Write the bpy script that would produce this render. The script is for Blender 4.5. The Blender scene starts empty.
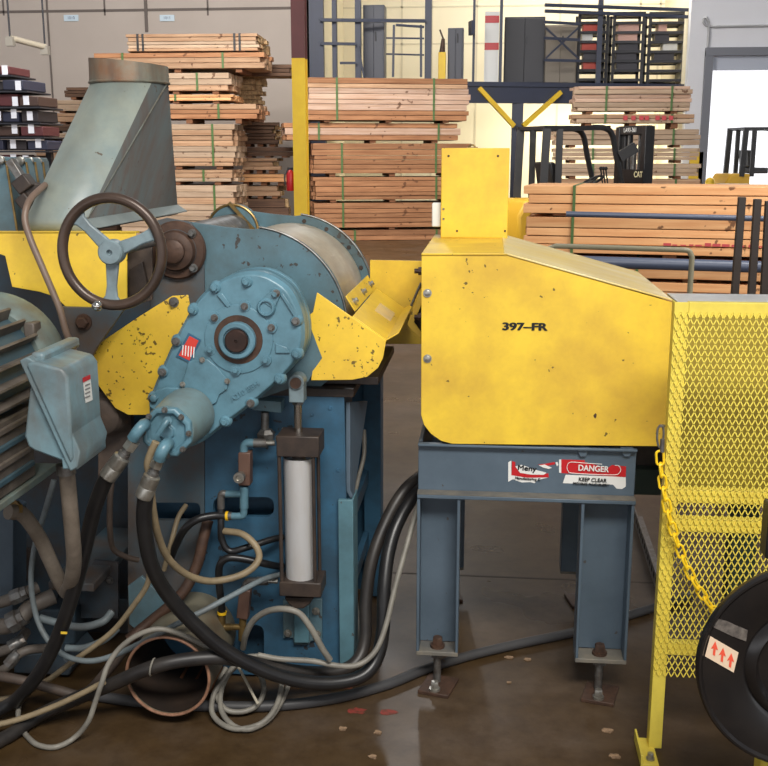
import bpy, bmesh, math, random
from mathutils import Vector, Matrix, Euler
random.seed(7)
PI = math.pi
SC = bpy.context.scene
COL = SC.collection
# ------------------------------------------------------------------ camera
F = 1049.0
CAMZ = 1.65
cam_d = bpy.data.cameras.new('camera'); cam = bpy.data.objects.new('camera', cam_d)
COL.objects.link(cam); SC.camera = cam
cam_d.sensor_width = 36.0; cam_d.sensor_fit = 'HORIZONTAL'; cam_d.lens = 36.0 * F / 768
cam_d.clip_end = 200
YAW = math.radians(5.7); PITCH = math.radians(12.26)
cam.location = (0, 0, CAMZ); cam.rotation_euler = (PI/2 - PITCH, 0, YAW)
CR = Euler((PI/2 - PITCH, 0, YAW)).to_matrix(); CO = Vector((0, 0, CAMZ)); CF = CR @ Vector((0, 0, -1))
def ray(px, py): return CR @ Vector(((px-384)/F, (383-py)/F, -1))
def U(px, py, y):
    d = ray(px, py); return CO + d * (y / d.y)
def G(px, py, z=0.0):
    d = ray(px, py); return CO + d * ((z - CAMZ) / d.z)
def K(n, px, py, y): return n * (U(px, py, y) - CO).dot(CF) / F      # n pixels there, in metres
def Zm(ox, oy, s): return lambda x, y: (ox + x/s, oy + y/s)

# ------------------------------------------------------------------ materials
def srgb(r, g, b):
    f = lambda c: (c/255/12.92) if c/255 <= 0.04045 else ((c/255+0.055)/1.055)**2.4
    return (f(r), f(g), f(b), 1)
MATS = {}
def mat(name, col, rough=.5, metal=0, spec=.5, dirt=None, amt=.5, scale=6, chips=None, chip_amt=.0, chip_scale=40, bump=0, streak=None, emit=None):
    if name in MATS: return MATS[name]
    m = bpy.data.materials.new(name); m.use_nodes = True; MATS[name] = m
    nt = m.node_tree; N = nt.nodes; L = nt.links; b = N['Principled BSDF']
    b.inputs['Roughness'].default_value = rough; b.inputs['Metallic'].default_value = metal
    b.inputs['Specular IOR Level'].default_value = spec
    b.inputs['Base Color'].default_value = col
    out = None
    if dirt or chips or streak or bump:
        tc = N.new('ShaderNodeTexCoord')
    def mix(a, fac, c2):
        mx = N.new('ShaderNodeMix'); mx.data_type = 'RGBA'
        if a is None: mx.inputs[6].default_value = col
        else: L.new(a, mx.inputs[6])
        mx.inputs[7].default_value = c2; L.new(fac, mx.inputs[0]); return mx.outputs[2]
    def ramp(src, lo, hi, top):
        r = N.new('ShaderNodeMapRange'); L.new(src, r.inputs[0]); r.inputs[1].default_value = lo; r.inputs[2].default_value = hi
        r.inputs[3].default_value = 0; r.inputs[4].default_value = top; return r.outputs[0]
    if dirt:
        n = N.new('ShaderNodeTexNoise'); L.new(tc.outputs['Object'], n.inputs['Vector'])
        n.inputs['Scale'].default_value = scale; n.inputs['Detail'].default_value = 8; n.inputs['Roughness'].default_value = .65
        out = mix(out, ramp(n.outputs[0], .38, .64, amt), dirt)
    if streak:
        mp = N.new('ShaderNodeMapping'); mp.inputs['Scale'].default_value = streak[1]; L.new(tc.outputs['Object'], mp.inputs[0])
        n = N.new('ShaderNodeTexNoise'); L.new(mp.outputs[0], n.inputs['Vector']); n.inputs['Scale'].default_value = streak[2]
        n.inputs['Detail'].default_value = 6; n.inputs['Roughness'].default_value = .6
        out = mix(out, ramp(n.outputs[0], .38, .68, streak[3]), streak[0])
    if chips:
        n = N.new('ShaderNodeTexNoise'); L.new(tc.outputs['Object'], n.inputs['Vector'])
        n.inputs['Scale'].default_value = chip_scale; n.inputs['Detail'].default_value = 3
        n2 = N.new('ShaderNodeTexNoise'); L.new(tc.outputs['Object'], n2.inputs['Vector']); n2.inputs['Scale'].default_value = chip_scale*.13
        mm = N.new('ShaderNodeMath'); mm.operation = 'MULTIPLY_ADD'; L.new(n2.outputs[0], mm.inputs[0]); mm.inputs[1].default_value = .5; L.new(n.outputs[0], mm.inputs[2])
        out = mix(out, ramp(mm.outputs[0], 1.225-chip_amt, 1.25-chip_amt, .85), chips)
    if out is not None: L.new(out, b.inputs['Base Color'])
    if bump:
        n = N.new('ShaderNodeTexNoise'); L.new(tc.outputs['Object'], n.inputs['Vector']); n.inputs['Scale'].default_value = 60; n.inputs['Detail'].default_value = 4
        bp = N.new('ShaderNodeBump'); bp.inputs['Strength'].default_value = bump; bp.inputs['Distance'].default_value = .004
        L.new(n.outputs[0], bp.inputs['Height']); L.new(bp.outputs[0], b.inputs['Normal'])
    if emit:
        b.inputs['Emission Color'].default_value = emit[0]; b.inputs['Emission Strength'].default_value = emit[1]
    return m
BROWN = srgb(88, 70, 56); BLACKISH = srgb(40, 36, 34)
YEL = mat('yellow_paint', srgb(240, 203, 62), .42, dirt=srgb(190, 146, 58), amt=.62, scale=3.6, chips=srgb(60, 48, 30), chip_amt=.225, chip_scale=55)
YELW = mat('yellow_paint_worn', srgb(240, 200, 62), .42, dirt=srgb(196, 152, 60), amt=.5, scale=5, chips=srgb(70, 54, 34), chip_amt=.335, chip_scale=70)
YELF = mat('yellow_fence_paint', srgb(226, 206, 84), .45, dirt=srgb(190, 166, 66), amt=.4, scale=12)
YELTOP = mat('yellow_paint_with_glare', srgb(230, 202, 108), .26, dirt=srgb(204, 180, 118), amt=.6, scale=5, streak=(srgb(238, 226, 186), (1, 2.2, 1), 3, .6))  # pale base and streaks paint in the glare on the sloping top
BLUE = mat('blue_machine_paint', srgb(90, 122, 134), .42, dirt=srgb(74, 82, 80), amt=.8, scale=4.5, chips=srgb(62, 48, 38), chip_amt=.27, chip_scale=38, bump=.12)
BLUEG = mat('blue_gearbox_paint', srgb(96, 136, 152), .36, dirt=srgb(70, 98, 108), amt=.7, scale=8, chips=srgb(60, 66, 66), chip_amt=.22, chip_scale=60, bump=.15)
BLUED = mat('deep_blue_paint', srgb(54, 98, 126), .5, dirt=srgb(44, 60, 72), amt=.7, scale=5, chips=srgb(44, 36, 30), chip_amt=.27, chip_scale=30)
BLUEL = mat('light_blue_paint', srgb(90, 130, 142), .5, dirt=srgb(66, 90, 98), amt=.6, scale=6, chips=srgb(70, 50, 40), chip_amt=.26)
BLUEBR = mat('blue_paint_under_brown_grime', srgb(72, 92, 102), .6, dirt=BROWN, amt=.9, scale=4.5)
BLUEK = mat('blue_recess_shade_and_grime', srgb(54, 72, 84), .55, dirt=srgb(66, 54, 46), amt=.85, scale=5, bump=.2)  # shade of the recess put into the base colour, plus brown grime
GRIME = mat('brown_grime', srgb(86, 72, 62), .65, dirt=srgb(50, 46, 44), amt=.8, scale=9, bump=.3)
RUST = mat('rusty_brown', srgb(86, 62, 48), .55, dirt=srgb(48, 36, 30), amt=.8, scale=14, metal=.2, bump=.3)
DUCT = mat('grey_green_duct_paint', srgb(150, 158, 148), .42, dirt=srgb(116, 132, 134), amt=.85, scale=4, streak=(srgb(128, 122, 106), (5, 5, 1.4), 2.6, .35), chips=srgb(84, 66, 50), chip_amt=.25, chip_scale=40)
DUCTS = mat('rust_streaked_shaded_duct_paint', srgb(80, 90, 90), .62, streak=(srgb(82, 68, 60), (7, 7, 1.2), 2.2, .9), chips=srgb(70, 60, 54), chip_amt=.26)  # right-facing duct side: shade painted as a darker base, plus rust streaks
COLLAR = mat('rusted_collar_steel', srgb(126, 128, 114), .4, metal=.2, dirt=srgb(134, 92, 62), amt=.9, scale=7, streak=(srgb(70, 74, 70), (9, 9, 1), 2.4, .6))
MOTOR = mat('grey_green_motor_paint', srgb(112, 132, 130), .45, dirt=srgb(98, 92, 78), amt=.8, scale=6, bump=.1)
MOTB = mat('motor_fin_grime', srgb(108, 100, 92), .55, dirt=srgb(70, 62, 56), amt=.8, scale=10)
MOTBL = mat('motor_blue_between_fins', srgb(62, 88, 100), .5, dirt=srgb(50, 62, 68), amt=.5)
BOXM = mat('blue_grey_box_paint', srgb(116, 146, 156), .4, dirt=srgb(92, 104, 106), amt=.8, scale=7, streak=(srgb(110, 98, 88), (3, 3, 1.2), 5, .5), bump=.08)
STEEL = mat('galvanised_steel', srgb(176, 174, 166), .32, metal=.8, dirt=srgb(120, 112, 100), amt=.6, scale=30)
STEELD = mat('dull_steel', srgb(130, 130, 128), .42, metal=.7, dirt=srgb(80, 66, 54), amt=.7, scale=30)
CHROME = mat('polished_chrome', srgb(210, 206, 198), .12, metal=1)
DRUM = mat('worn_drum_steel', srgb(204, 196, 176), .44, metal=.3, dirt=srgb(168, 144, 112), amt=.7, scale=4, streak=(srgb(140, 132, 118), (5, 1, 5), 3, .5))  # base colour brightened to stand in for glare on the drum
BARREL = mat('aluminium_barrel', srgb(206, 206, 206), .34, metal=.35, streak=(srgb(190, 180, 168), (4, 4, 1), 6, .4))
DARKC = mat('black_brown_casting', srgb(46, 38, 34), .5, dirt=srgb(74, 60, 50), amt=.6, scale=20)
WHEELM = mat('brown_handwheel_rim', srgb(78, 62, 52), .34, dirt=srgb(48, 38, 33), amt=.7, scale=8, metal=.25)
SPOKE = mat('grey_blue_spoke_paint', srgb(122, 140, 146), .4, dirt=srgb(84, 90, 92), amt=.6, scale=14)
RUBBER = mat('black_hose_rubber', srgb(24, 24, 26), .36, dirt=srgb(46, 44, 42), amt=.35, scale=14)
TAN = mat('tan_hose', srgb(146, 130, 102), .5, dirt=srgb(96, 84, 66), amt=.6, scale=12)
GREYH = mat('grey_hose', srgb(136, 132, 122), .5, dirt=srgb(92, 88, 82), amt=.6, scale=12)
BLUEH = mat('grey_blue_tube', srgb(112, 124, 128), .5, dirt=srgb(82, 80, 76), amt=.7, scale=10)
CONDUIT = mat('grey_corrugated_conduit', srgb(66, 66, 68), .5, dirt=srgb(60, 58, 56), amt=.6, scale=10)
CONDB = mat('dusty_flexible_conduit', srgb(136, 126, 114), .5, dirt=srgb(96, 84, 72), amt=.7, scale=10)
FRAME = mat('slate_blue_frame_paint', srgb(88, 103, 116), .42, dirt=srgb(66, 80, 92), amt=.6, scale=3.5, chips=srgb(70, 62, 56), chip_amt=.235, chip_scale=40)
FRAMET = mat('tan_dusty_flange', srgb(122, 116, 104), .55, dirt=srgb(80, 82, 84), amt=.7, scale=12)
REDN = mat('red_plate', srgb(206, 62, 50), .4); WHITE = mat('white_paint', srgb(226, 226, 222), .45); BLACKP = mat('black_ink', srgb(18, 18, 18), .5)
REDL = mat('red_label', srgb(190, 30, 36), .4); GOLD = mat('yellow_collar_band', srgb(226, 180, 30), .4); BRASS = mat('tarnished_brass', srgb(150, 124, 76), .35, metal=.7, dirt=srgb(90, 76, 52), amt=.6, scale=30)
BLKPL = mat('glossy_black_paint', srgb(22, 21, 22), .22, spec=.6, dirt=srgb(46, 40, 36), amt=.4, scale=7, chips=srgb(110, 104, 98), chip_amt=.2, chip_scale=70)
ORANGE = mat('orange_red_arrows', srgb(232, 86, 60), .5); CREAM = mat('cream_label', srgb(226, 200, 172), .5)
CLEARP = mat('scratched_clear_plastic', srgb(224, 196, 140), .25, dirt=srgb(200, 184, 150), amt=.6, scale=20)
# timber: grain runs along the pack
def wood(name, c1, c2, c3):
    m = mat(name, c1, .65, spec=.25, streak=(c2, (.6, 12, 14), 2.2, .9), dirt=c3, amt=.55, scale=2.2, chips=srgb(96, 62, 42), chip_amt=.27, chip_scale=7)
    N = m.node_tree.nodes; L = m.node_tree.links; b = N['Principled BSDF']; src = b.inputs['Base Color'].links[0].from_socket
    oi = N.new('ShaderNodeObjectInfo'); hs = N.new('ShaderNodeHueSaturation'); mr = N.new('ShaderNodeMapRange'); L.new(oi.outputs['Random'], mr.inputs[0])
    mr.inputs[3].default_value = .78; mr.inputs[4].default_value = 1.12; L.new(mr.outputs[0], hs.inputs['Value']); L.new(src, hs.inputs['Color']); L.new(hs.outputs[0], b.inputs['Base Color'])
    return m
W_PINK = wood('pinkish_pine', srgb(206, 176, 154), srgb(176, 138, 112), srgb(190, 160, 144))
W_TAN = wood('tan_pine', srgb(196, 160, 128), srgb(154, 116, 86), srgb(172, 138, 110))
W_ORG = wood('orange_brown_pine', srgb(182, 132, 94), srgb(136, 90, 60), srgb(160, 114, 82))
W_WARM = wood('warm_fresh_pine', srgb(232, 180, 128), srgb(206, 142, 92), srgb(220, 164, 114))
W_BRN = wood('weathered_brown_timber', srgb(112, 84, 66), srgb(70, 52, 42), srgb(92, 70, 56))
W_GREY = wood('grey_pine', srgb(200, 174, 148), srgb(166, 138, 112), srgb(182, 156, 134))
ENDG = mat('end_grain', srgb(196, 164, 120), .8, dirt=srgb(120, 90, 62), amt=.9, scale=22)
STRAP = mat('green_strap', srgb(74, 104, 52), .5); STRAPK = mat('black_strap', srgb(36, 34, 36), .5)
SPCR = mat('spacer_wood', srgb(120, 78, 50), .8)
STRUCT = mat('slate_structural_paint', srgb(54, 60, 80), .5, dirt=srgb(50, 54, 68), amt=.5, scale=2)
RACKB = mat('black_rack_steel', srgb(38, 38, 44), .55)
CABG = mat('grey_cabinet_paint', srgb(76, 78, 88), .5)
FLB = mat('forklift_black', srgb(30, 30, 32), .45, dirt=srgb(50, 48, 48), amt=.4, scale=5)
FLY = mat('forklift_yellow', srgb(212, 164, 40), .45)
TYRE = mat('tyre_rubber', srgb(28, 28, 28), .7)
COLY = mat('column_yellow', srgb(244, 204, 52), .5, dirt=srgb(214, 164, 44), amt=.4, scale=3)
COLM = mat('column_maroon', srgb(104, 58, 56), .5, dirt=srgb(84, 48, 48), amt=.5, scale=3)
BARD = mat('dark_steel_bar', srgb(62, 52, 46), .5, dirt=srgb(44, 38, 34), amt=.5)
PIPEG = mat('grey_green_pipe', srgb(142, 136, 112), .45); PIPEB = mat('slate_blue_pipe', srgb(76, 84, 104), .4)
SILV = mat('bare_aluminium_ledge', srgb(214, 214, 212), .3, metal=.6, dirt=srgb(180, 180, 178), amt=.5, scale=8)
TAG = mat('white_card', srgb(232, 232, 238), .6); WALLLB = mat('wall_label', srgb(206, 222, 232), .5)

# ------------------------------------------------------------------ building helpers
WM = {}
def wm(o): return WM.get(o.name, Matrix.Identity(4))
class MB:
    def __init__(s): s.b = bmesh.new()
    def face(s, pts):
        vs = [s.b.verts.new(p) for p in pts]; return s.b.faces.new(vs)
    def prism(s, pts, off):
        off = Vector(off); n = len(pts)
        a = [s.b.verts.new(p) for p in pts]; c = [s.b.verts.new(Vector(p)+off) for p in pts]
        s.b.faces.new(a); s.b.faces.new(c[::-1])
        for i in range(n): s.b.faces.new((a[i], c[i], c[(i+1) % n], a[(i+1) % n]))
        return s
    def hexa(s, A, B):
        a = [s.b.verts.new(p) for p in A]; c = [s.b.verts.new(p) for p in B]; n = len(A)
        s.b.faces.new(a); s.b.faces.new(c[::-1])
        for i in range(n): s.b.faces.new((a[i], c[i], c[(i+1) % n], a[(i+1) % n]))
        return s
    def box(s, lo, hi, m=None):
        x0, y0, z0 = lo; x1, y1, z1 = hi
        P = [(x0,y0,z0),(x1,y0,z0),(x1,y1,z0),(x0,y1,z0)]
        Q = [(x,y,z1) for x,y,_ in P]
        if m: P = [m @ Vector(p) for p in P]; Q = [m @ Vector(q) for q in Q]
        return s.hexa(P, Q)
    def bar(s, a, b, w, h=None, up=(0,0,1)):
        a = Vector(a); b = Vector(b); h = h or w; d = (b-a).normalized(); up = Vector(up)
        if abs(d.dot(up)) > .98: up = Vector((0,1,0))
        x = d.cross(up).normalized(); y = x.cross(d).normalized()
        f = lambda c: [c + x*sx*w/2 + y*sy*h/2 for sx, sy in ((-1,-1),(1,-1),(1,1),(-1,1))]
        return s.hexa(f(a), f(b))
    def rings(s, C, ax, prof, seg=24, caps=True, phase=0):
        # prof: list of (distance along ax, radius)
        C = Vector(C); ax = Vector(ax).normalized()
        t = Vector((0,0,1)) if abs(ax.z) < .9 else Vector((1,0,0))
        x = ax.cross(t).normalized(); y = ax.cross(x).normalized(); R = []
        for d, r in prof:
            R.append([s.b.verts.new(C + ax*d + (x*math.cos(phase+2*PI*i/seg) + y*math.sin(phase+2*PI*i/seg))*max(r, 1e-5)) for i in range(seg)])
        for p, q in zip(R, R[1:]):
            for i in range(seg): s.b.faces.new((p[i], p[(i+1)%seg], q[(i+1)%seg], q[i]))
        if caps: s.b.faces.new(R[0][::-1]); s.b.faces.new(R[-1])
        return s
    def cyl(s, a, b, r, r2=None, seg=20):
        a = Vector(a); b = Vector(b); d = (b-a); L = d.length
        return s.rings(a, d, [(0, r), (L, r if r2 is None else r2)], seg)
    def hexbolt(s, c, ax, r, h):
        ax = Vector(ax).normalized(); c = Vector(c)
        s.rings(c, ax, [(0, r*1.35), (h*.25, r*1.35)], 16)
        s.rings(c + ax*h*.25, ax, [(0, r), (h*.6, r), (h*.75, r*.8)], 6); return s
    def ball(s, c, r, seg=16):
        n = seg//2
        return s.rings(c, (0,0,1), [(-r*math.cos(PI*i/n), r*math.sin(PI*i/n)) for i in range(n+1)], seg, caps=False)
    def tube(s, pts, r, seg=10, caps=True, closed=False):
        P = [Vector(p) for p in pts]; n = len(P); R = []
        T = []
        for i in range(n):
            if closed: d = P[(i+1)%n] - P[i-1]
            else: d = P[min(i+1, n-1)] - P[max(i-1, 0)]
            T.append(d.normalized())
        x = T[0].orthogonal().normalized()
        for i in range(n):
            x = (x - T[i]*x.dot(T[i]))
            x = x.normalized() if x.length > 1e-6 else T[i].orthogonal().normalized()
            y = T[i].cross(x); rr = r[i] if isinstance(r, (list, tuple)) else r
            R.append([s.b.verts.new(P[i] + (x*math.cos(2*PI*k/seg) + y*math.sin(2*PI*k/seg))*rr) for k in range(seg)])
        pr = list(zip(R, R[1:])) + ([(R[-1], R[0])] if closed else [])
        for p, q in pr:
            for k in range(seg): s.b.faces.new((p[k], p[(k+1)%seg], q[(k+1)%seg], q[k]))
        if caps and not closed: s.b.faces.new(R[0][::-1]); s.b.faces.new(R[-1])
        return s
    def build(s, name, m, parent=None, bevel=0, smooth=True, seg=2):
        bmesh.ops.recalc_face_normals(s.b, faces=s.b.faces[:])
        me = bpy.data.meshes.new(name); 
        if parent is not None: s.b.transform(wm(parent).inverted())
        loc = None
        if parent is None and len(s.b.verts):
            V = [v.co for v in s.b.verts]
            loc = Vector(((min(v.x for v in V)+max(v.x for v in V))/2, (min(v.y for v in V)+max(v.y for v in V))/2, min(v.z for v in V)))
            s.b.transform(Matrix.Translation(-loc))
        s.b.to_mesh(me); s.b.free()
        me.materials.append(m)
        o = bpy.data.objects.new(name, me); COL.objects.link(o)
        if smooth:
            me.polygons.foreach_set('use_smooth', [True]*len(me.polygons)); me.set_sharp_from_angle(angle=math.radians(38))
        if parent is not None: o.parent = parent; WM[o.name] = wm(parent)
        else: o.location = loc; WM[o.name] = Matrix.Translation(loc)
        if bevel:
            bv = o.modifiers.new('bevel', 'BEVEL'); bv.width = bevel; bv.segments = seg; bv.limit_method = 'ANGLE'; bv.angle_limit = math.radians(40)
        return o
def tag(o, label=None, cat=None, group=None, kind=None):
    if label: o['label'] = label
    if cat: o['category'] = cat
    if group: o['group'] = group
    if kind: o['kind'] = kind
    return o
def thing(name, label, cat, loc, rz=0, group=None):
    o = bpy.data.objects.new(name, None); COL.objects.link(o); o.empty_display_size = .1
    o.location = loc; o.rotation_euler = (0, 0, rz); WM[o.name] = Matrix.Translation(Vector(loc)) @ Matrix.Rotation(rz, 4, 'Z')
    return tag(o, label, cat, group)
def struct(o): o['kind'] = 'structure'; return o
def catmull(P, n=8):
    P = [Vector(p) for p in P]; out = []
    Q = [P[0]*2 - P[1]] + P + [P[-1]*2 - P[-2]]
    for i in range(1, len(Q)-2):
        a, b, c, d = Q[i-1:i+3]
        for k in range(n):
            t = k/n
            out.append(.5*((2*b) + (c-a)*t + (2*a-5*b+4*c-d)*t*t + (3*b-a-3*c+d)*t**3))
    out.append(P[-1]); return out
def UP(pts, n=8):
    return catmull([U(*p) if len(p) == 3 else p for p in pts], n)
def carve(o, cutters):
    tmp = []
    for c in cutters:
        c.b.transform(wm(o).inverted() if not o.parent else wm(o).inverted())
        bmesh.ops.recalc_face_normals(c.b, faces=c.b.faces[:])
        me = bpy.data.meshes.new('cut'); c.b.to_mesh(me); c.b.free()
        k = bpy.data.objects.new('cut', me); COL.objects.link(k); k.matrix_world = wm(o); tmp.append(k)
        md = o.modifiers.new('cut', 'BOOLEAN'); md.operation = 'DIFFERENCE'; md.object = k; md.solver = 'EXACT'
    bpy.context.view_layer.update()
    dg = bpy.context.evaluated_depsgraph_get(); ev = o.evaluated_get(dg)
    me = bpy.data.meshes.new_from_object(ev); old = o.data; o.modifiers.clear(); o.data = me
    for k in tmp: bpy.data.objects.remove(k)
def text(s, size, mtx, m, parent, name='lettering', ext=.0006, bold=0, sx=1, align='CENTER'):
    cu = bpy.data.curves.new('t', 'FONT'); cu.body = s; cu.size = size; cu.extrude = ext; cu.align_x = align; cu.align_y = 'CENTER'; cu.offset = 0
    t = bpy.data.objects.new('t', cu); COL.objects.link(t)
    bpy.context.view_layer.update()
    me = bpy.data.meshes.new_from_object(t.evaluated_get(bpy.context.evaluated_depsgraph_get()))
    bpy.data.objects.remove(t)
    if bold:
        q = bmesh.new()
        for dx, dy, dz in ((0, 0, 0), (bold, 0, .00005), (-bold, 0, .0001), (0, bold*.6, .00015), (0, -bold*.6, .0002), (bold*.7, bold*.5, .00025), (-bold*.7, -bold*.5, .0003)):
            n0 = len(q.verts); q.from_mesh(me); q.verts.ensure_lookup_table()
            for v in q.verts[n0:]: v.co += Vector((dx, dy, dz))
        q.to_mesh(me); q.free()
    me.transform(wm(parent).inverted() @ mtx @ Matrix.Diagonal((sx, 1, 1, 1)))
    me.materials.clear(); me.materials.append(m); me.name = name
    o = bpy.data.objects.new(name, me); COL.objects.link(o); o.parent = parent; WM[o.name] = wm(parent); return o
def front(p, rot=0):      # text frame facing -Y at p
    return Matrix.Translation(p) @ Matrix.Rotation(PI/2, 4, 'X') @ Matrix.Rotation(rot, 4, 'Z')
def arcpx(cx, cy, r, a0, a1, n, ry=None):
    ry = ry or r
    return [(cx + r*math.cos(math.radians(a0+(a1-a0)*i/n)), cy + ry*math.sin(math.radians(a0+(a1-a0)*i/n))) for i in range(n+1)]
def sheet(px, y, th, name, m, parent, bevel=0.0015):
    return MB().prism([U(a, b, y) for a, b in px], (0, th, 0)).build(name, m, parent, bevel)
def quad(pts, th, n=None):       # sheet with thickness from 3D points
    P = [Vector(p) for p in pts]
    nn = Vector(n) if n else (P[1]-P[0]).cross(P[2]-P[0]).normalized()
    return MB().prism(P, nn*th)

exec_parts = []
# ================================================================== SETTING
def floor_mat():
    m = bpy.data.materials.new('sealed_concrete'); m.use_nodes = True; nt = m.node_tree; N = nt.nodes; L = nt.links; b = N['Principled BSDF']
    tc = N.new('ShaderNodeTexCoord')
    def noise(s, d=8, r=.6):
        n = N.new('ShaderNodeTexNoise'); L.new(tc.outputs['Object'], n.inputs['Vector']); n.inputs['Scale'].default_value = s; n.inputs['Detail'].default_value = d; n.inputs['Roughness'].default_value = r; return n.outputs[0]
    r = N.new('ShaderNodeValToRGB'); e = r.color_ramp.elements
    e[0].position = .34; e[0].color = srgb(70, 53, 30); e[1].position = .7; e[1].color = srgb(92, 78, 65)
    k = e.new(.5); k.color = srgb(79, 62, 42)
    L.new(noise(1.7), r.inputs[0])
    mx = N.new('ShaderNodeMix'); mx.data_type = 'RGBA'; mx.blend_type = 'MULTIPLY'; mx.inputs[0].default_value = .8
    r2 = N.new('ShaderNodeValToRGB'); e = r2.color_ramp.elements; e[0].position = .3; e[0].color = (.55,.52,.5,1); e[1].position = .62; e[1].color = (1,1,1,1)
    L.new(noise(14, 6, .7), r2.inputs[0]); L.new(r.outputs[0], mx.inputs[6]); L.new(r2.outputs[0], mx.inputs[7]); L.new(mx.outputs[2], b.inputs['Base Color'])
    mr = N.new('ShaderNodeMapRange'); L.new(noise(2.1, 3, .5), mr.inputs[0]); mr.inputs[1].default_value = .3; mr.inputs[2].default_value = .7; mr.inputs[3].default_value = .26; mr.inputs[4].default_value = .4
    L.new(mr.outputs[0], b.inputs['Roughness']); b.inputs['Specular IOR Level'].default_value = .24
    bp = N.new('ShaderNodeBump'); bp.inputs['Strength'].default_value = .05; bp.inputs['Distance'].default_value = .01; L.new(noise(9, 4, .5), bp.inputs['Height']); L.new(bp.outputs[0], b.inputs['Normal'])
    return m
struct(MB().box((-17, -4, -.12), (16, 30, 0)).build('floor', floor_mat(), smooth=False))
def wall_mat(name, c, c2):
    return mat(name, c, .75, spec=.2, dirt=c2, amt=.35, scale=.6)
WG = wall_mat('grey_block_wall', srgb(196, 184, 174), srgb(180, 168, 158)); WC = wall_mat('cream_wall', srgb(232, 222, 196), srgb(222, 210, 180)); WW = wall_mat('pale_grey_wall', srgb(232, 232, 236), srgb(218, 218, 222))
GROOVE = mat('wall_joint', srgb(112, 102, 96), .8)
WY = 25.0
xl = U(-300, 0, WY).x; xr = U(309, 0, WY).x
struct(MB().box((xl, WY, 0), (xr, WY+.2, 7.5)).build('wall_back', WG, smooth=False))
struct(MB().box((xl-.2, -4, 0), (xl, WY+.2, 7.5)).build('wall_left', WG, smooth=False))
g = MB()
for y in (15.5,):
    a, b_ = U(-250, y, WY), U(300, y, WY); g.box((a.x, WY-.012, a.z-.03), (b_.x, WY, a.z+.03))
for px in (4, 105, 147, 208):
    a = U(px, 15.5, WY)
    g.box((a.x-.02, WY-.012, a.z), (a.x+.02, WY, 7.4))
for px in (147,):
    a = U(px, 32, WY); g.box((a.x-.035, WY-.03, a.z), (a.x+.035, WY-.002, 7.4))
a = U(47, 5, WY); g.box((a.x-.02, WY-.02, 0), (a.x+.02, WY-.002, 7.4))
struct(g.build('trim_1', GROOVE, smooth=False))
# mezzanine area: cream wall further back
CY = 30.0
xm0 = U(300, 0, CY).x-.6; xm1 = U(705, 0, CY).x+.3
struct(MB().box((xm0, CY, 0), (xm1, CY+.2, 7.5)).build('wall_mezzanine', WC, smooth=False))
struct(MB().box((xr-.1, WY, 0), (xr+.1, CY, 7.5)).build('wall_return', WC, smooth=False))
g = MB()
for py in (44, 7):
    z = U(420, py, CY).z; g.box((xm0, CY-.012, z-.02), (xm1, CY, z+.02))
for px in (402, 432, 477, 560, 640, 660):
    x = U(px, 20, CY).x; g.box((x-.025, CY-.012, 0), (x+.025, CY, 7.4))
struct(g.build('trim_2', mat('pale_wall_joint', srgb(206, 196, 172), .8), smooth=False))
# right wall with the open dock door
RY = 26.0
x0 = U(689, 50, RY).x; xd = U(713, 50, RY).x; zd = U(720, 56, RY).z
x9 = 15.8
struct(MB().box((x0, RY, 0), (xd, RY+.3, 7.5)).box((xd, RY, zd), (xd+3.4, RY+.3, 7.5)).box((xd+3.4, RY, 0), (x9, RY+.3, 7.5)).build('wall_right', WW, smooth=False))
struct(MB().box((x9, -4, 0), (x9+.2, RY+.3, 7.5)).build('wall_east', WW, smooth=False))
struct(MB().box((x0, RY+.3, 0), (x0+.2, CY+.2, 7.5)).build('wall_corner', WC, smooth=False))
dr = thing('door_1', None, None, (xd, RY-.1, 0)); struct(dr)
zz = U(720, 70, RY).z
MB().box((xd-.18, RY-.12, 0), (xd, RY-.001, zd+.1)).box((xd+3.4, RY-.12, 0), (xd+3.55, RY-.001, zd+.1)).box((xd-.18, RY-.14, zd), (xd+3.55, RY-.001, zd+.18)).build('door_frame', mat('dock_frame', srgb(120, 122, 130), .5), dr)
MB().box((xd+.01, RY+.05, zz), (xd+3.39, RY+.14, zd+.05)).build('raised_shutter', mat('shutter_paint', srgb(190, 196, 210), .5), dr)
a = U(704, 110, RY-.05); b_ = U(704, 27, RY-.05)
struct(MB().tube(catmull([(a.x, RY-.06, .2), (a.x, RY-.06, b_.z-.15), (a.x+.1, RY-.06, b_.z), (a.x+3, RY-.06, b_.z)], 6), .03).build('trim_3', mat('wall_conduit', srgb(170, 170, 172), .5)))
# yard outside the dock door
struct(MB().box((xd-3, RY+.3, -.2), (xd+9, 60, -.02)).build('ground_outside', mat('sunlit_yard', srgb(236, 234, 230), .8), smooth=False))
struct(MB().box((U(380,0,3.6).x-2.0, G(450, 575).y-.006, 0), (8, G(450, 575).y+.006, .0006)).build('trim_4', mat('floor_joint', srgb(70, 60, 52), .8), smooth=False))

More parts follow.
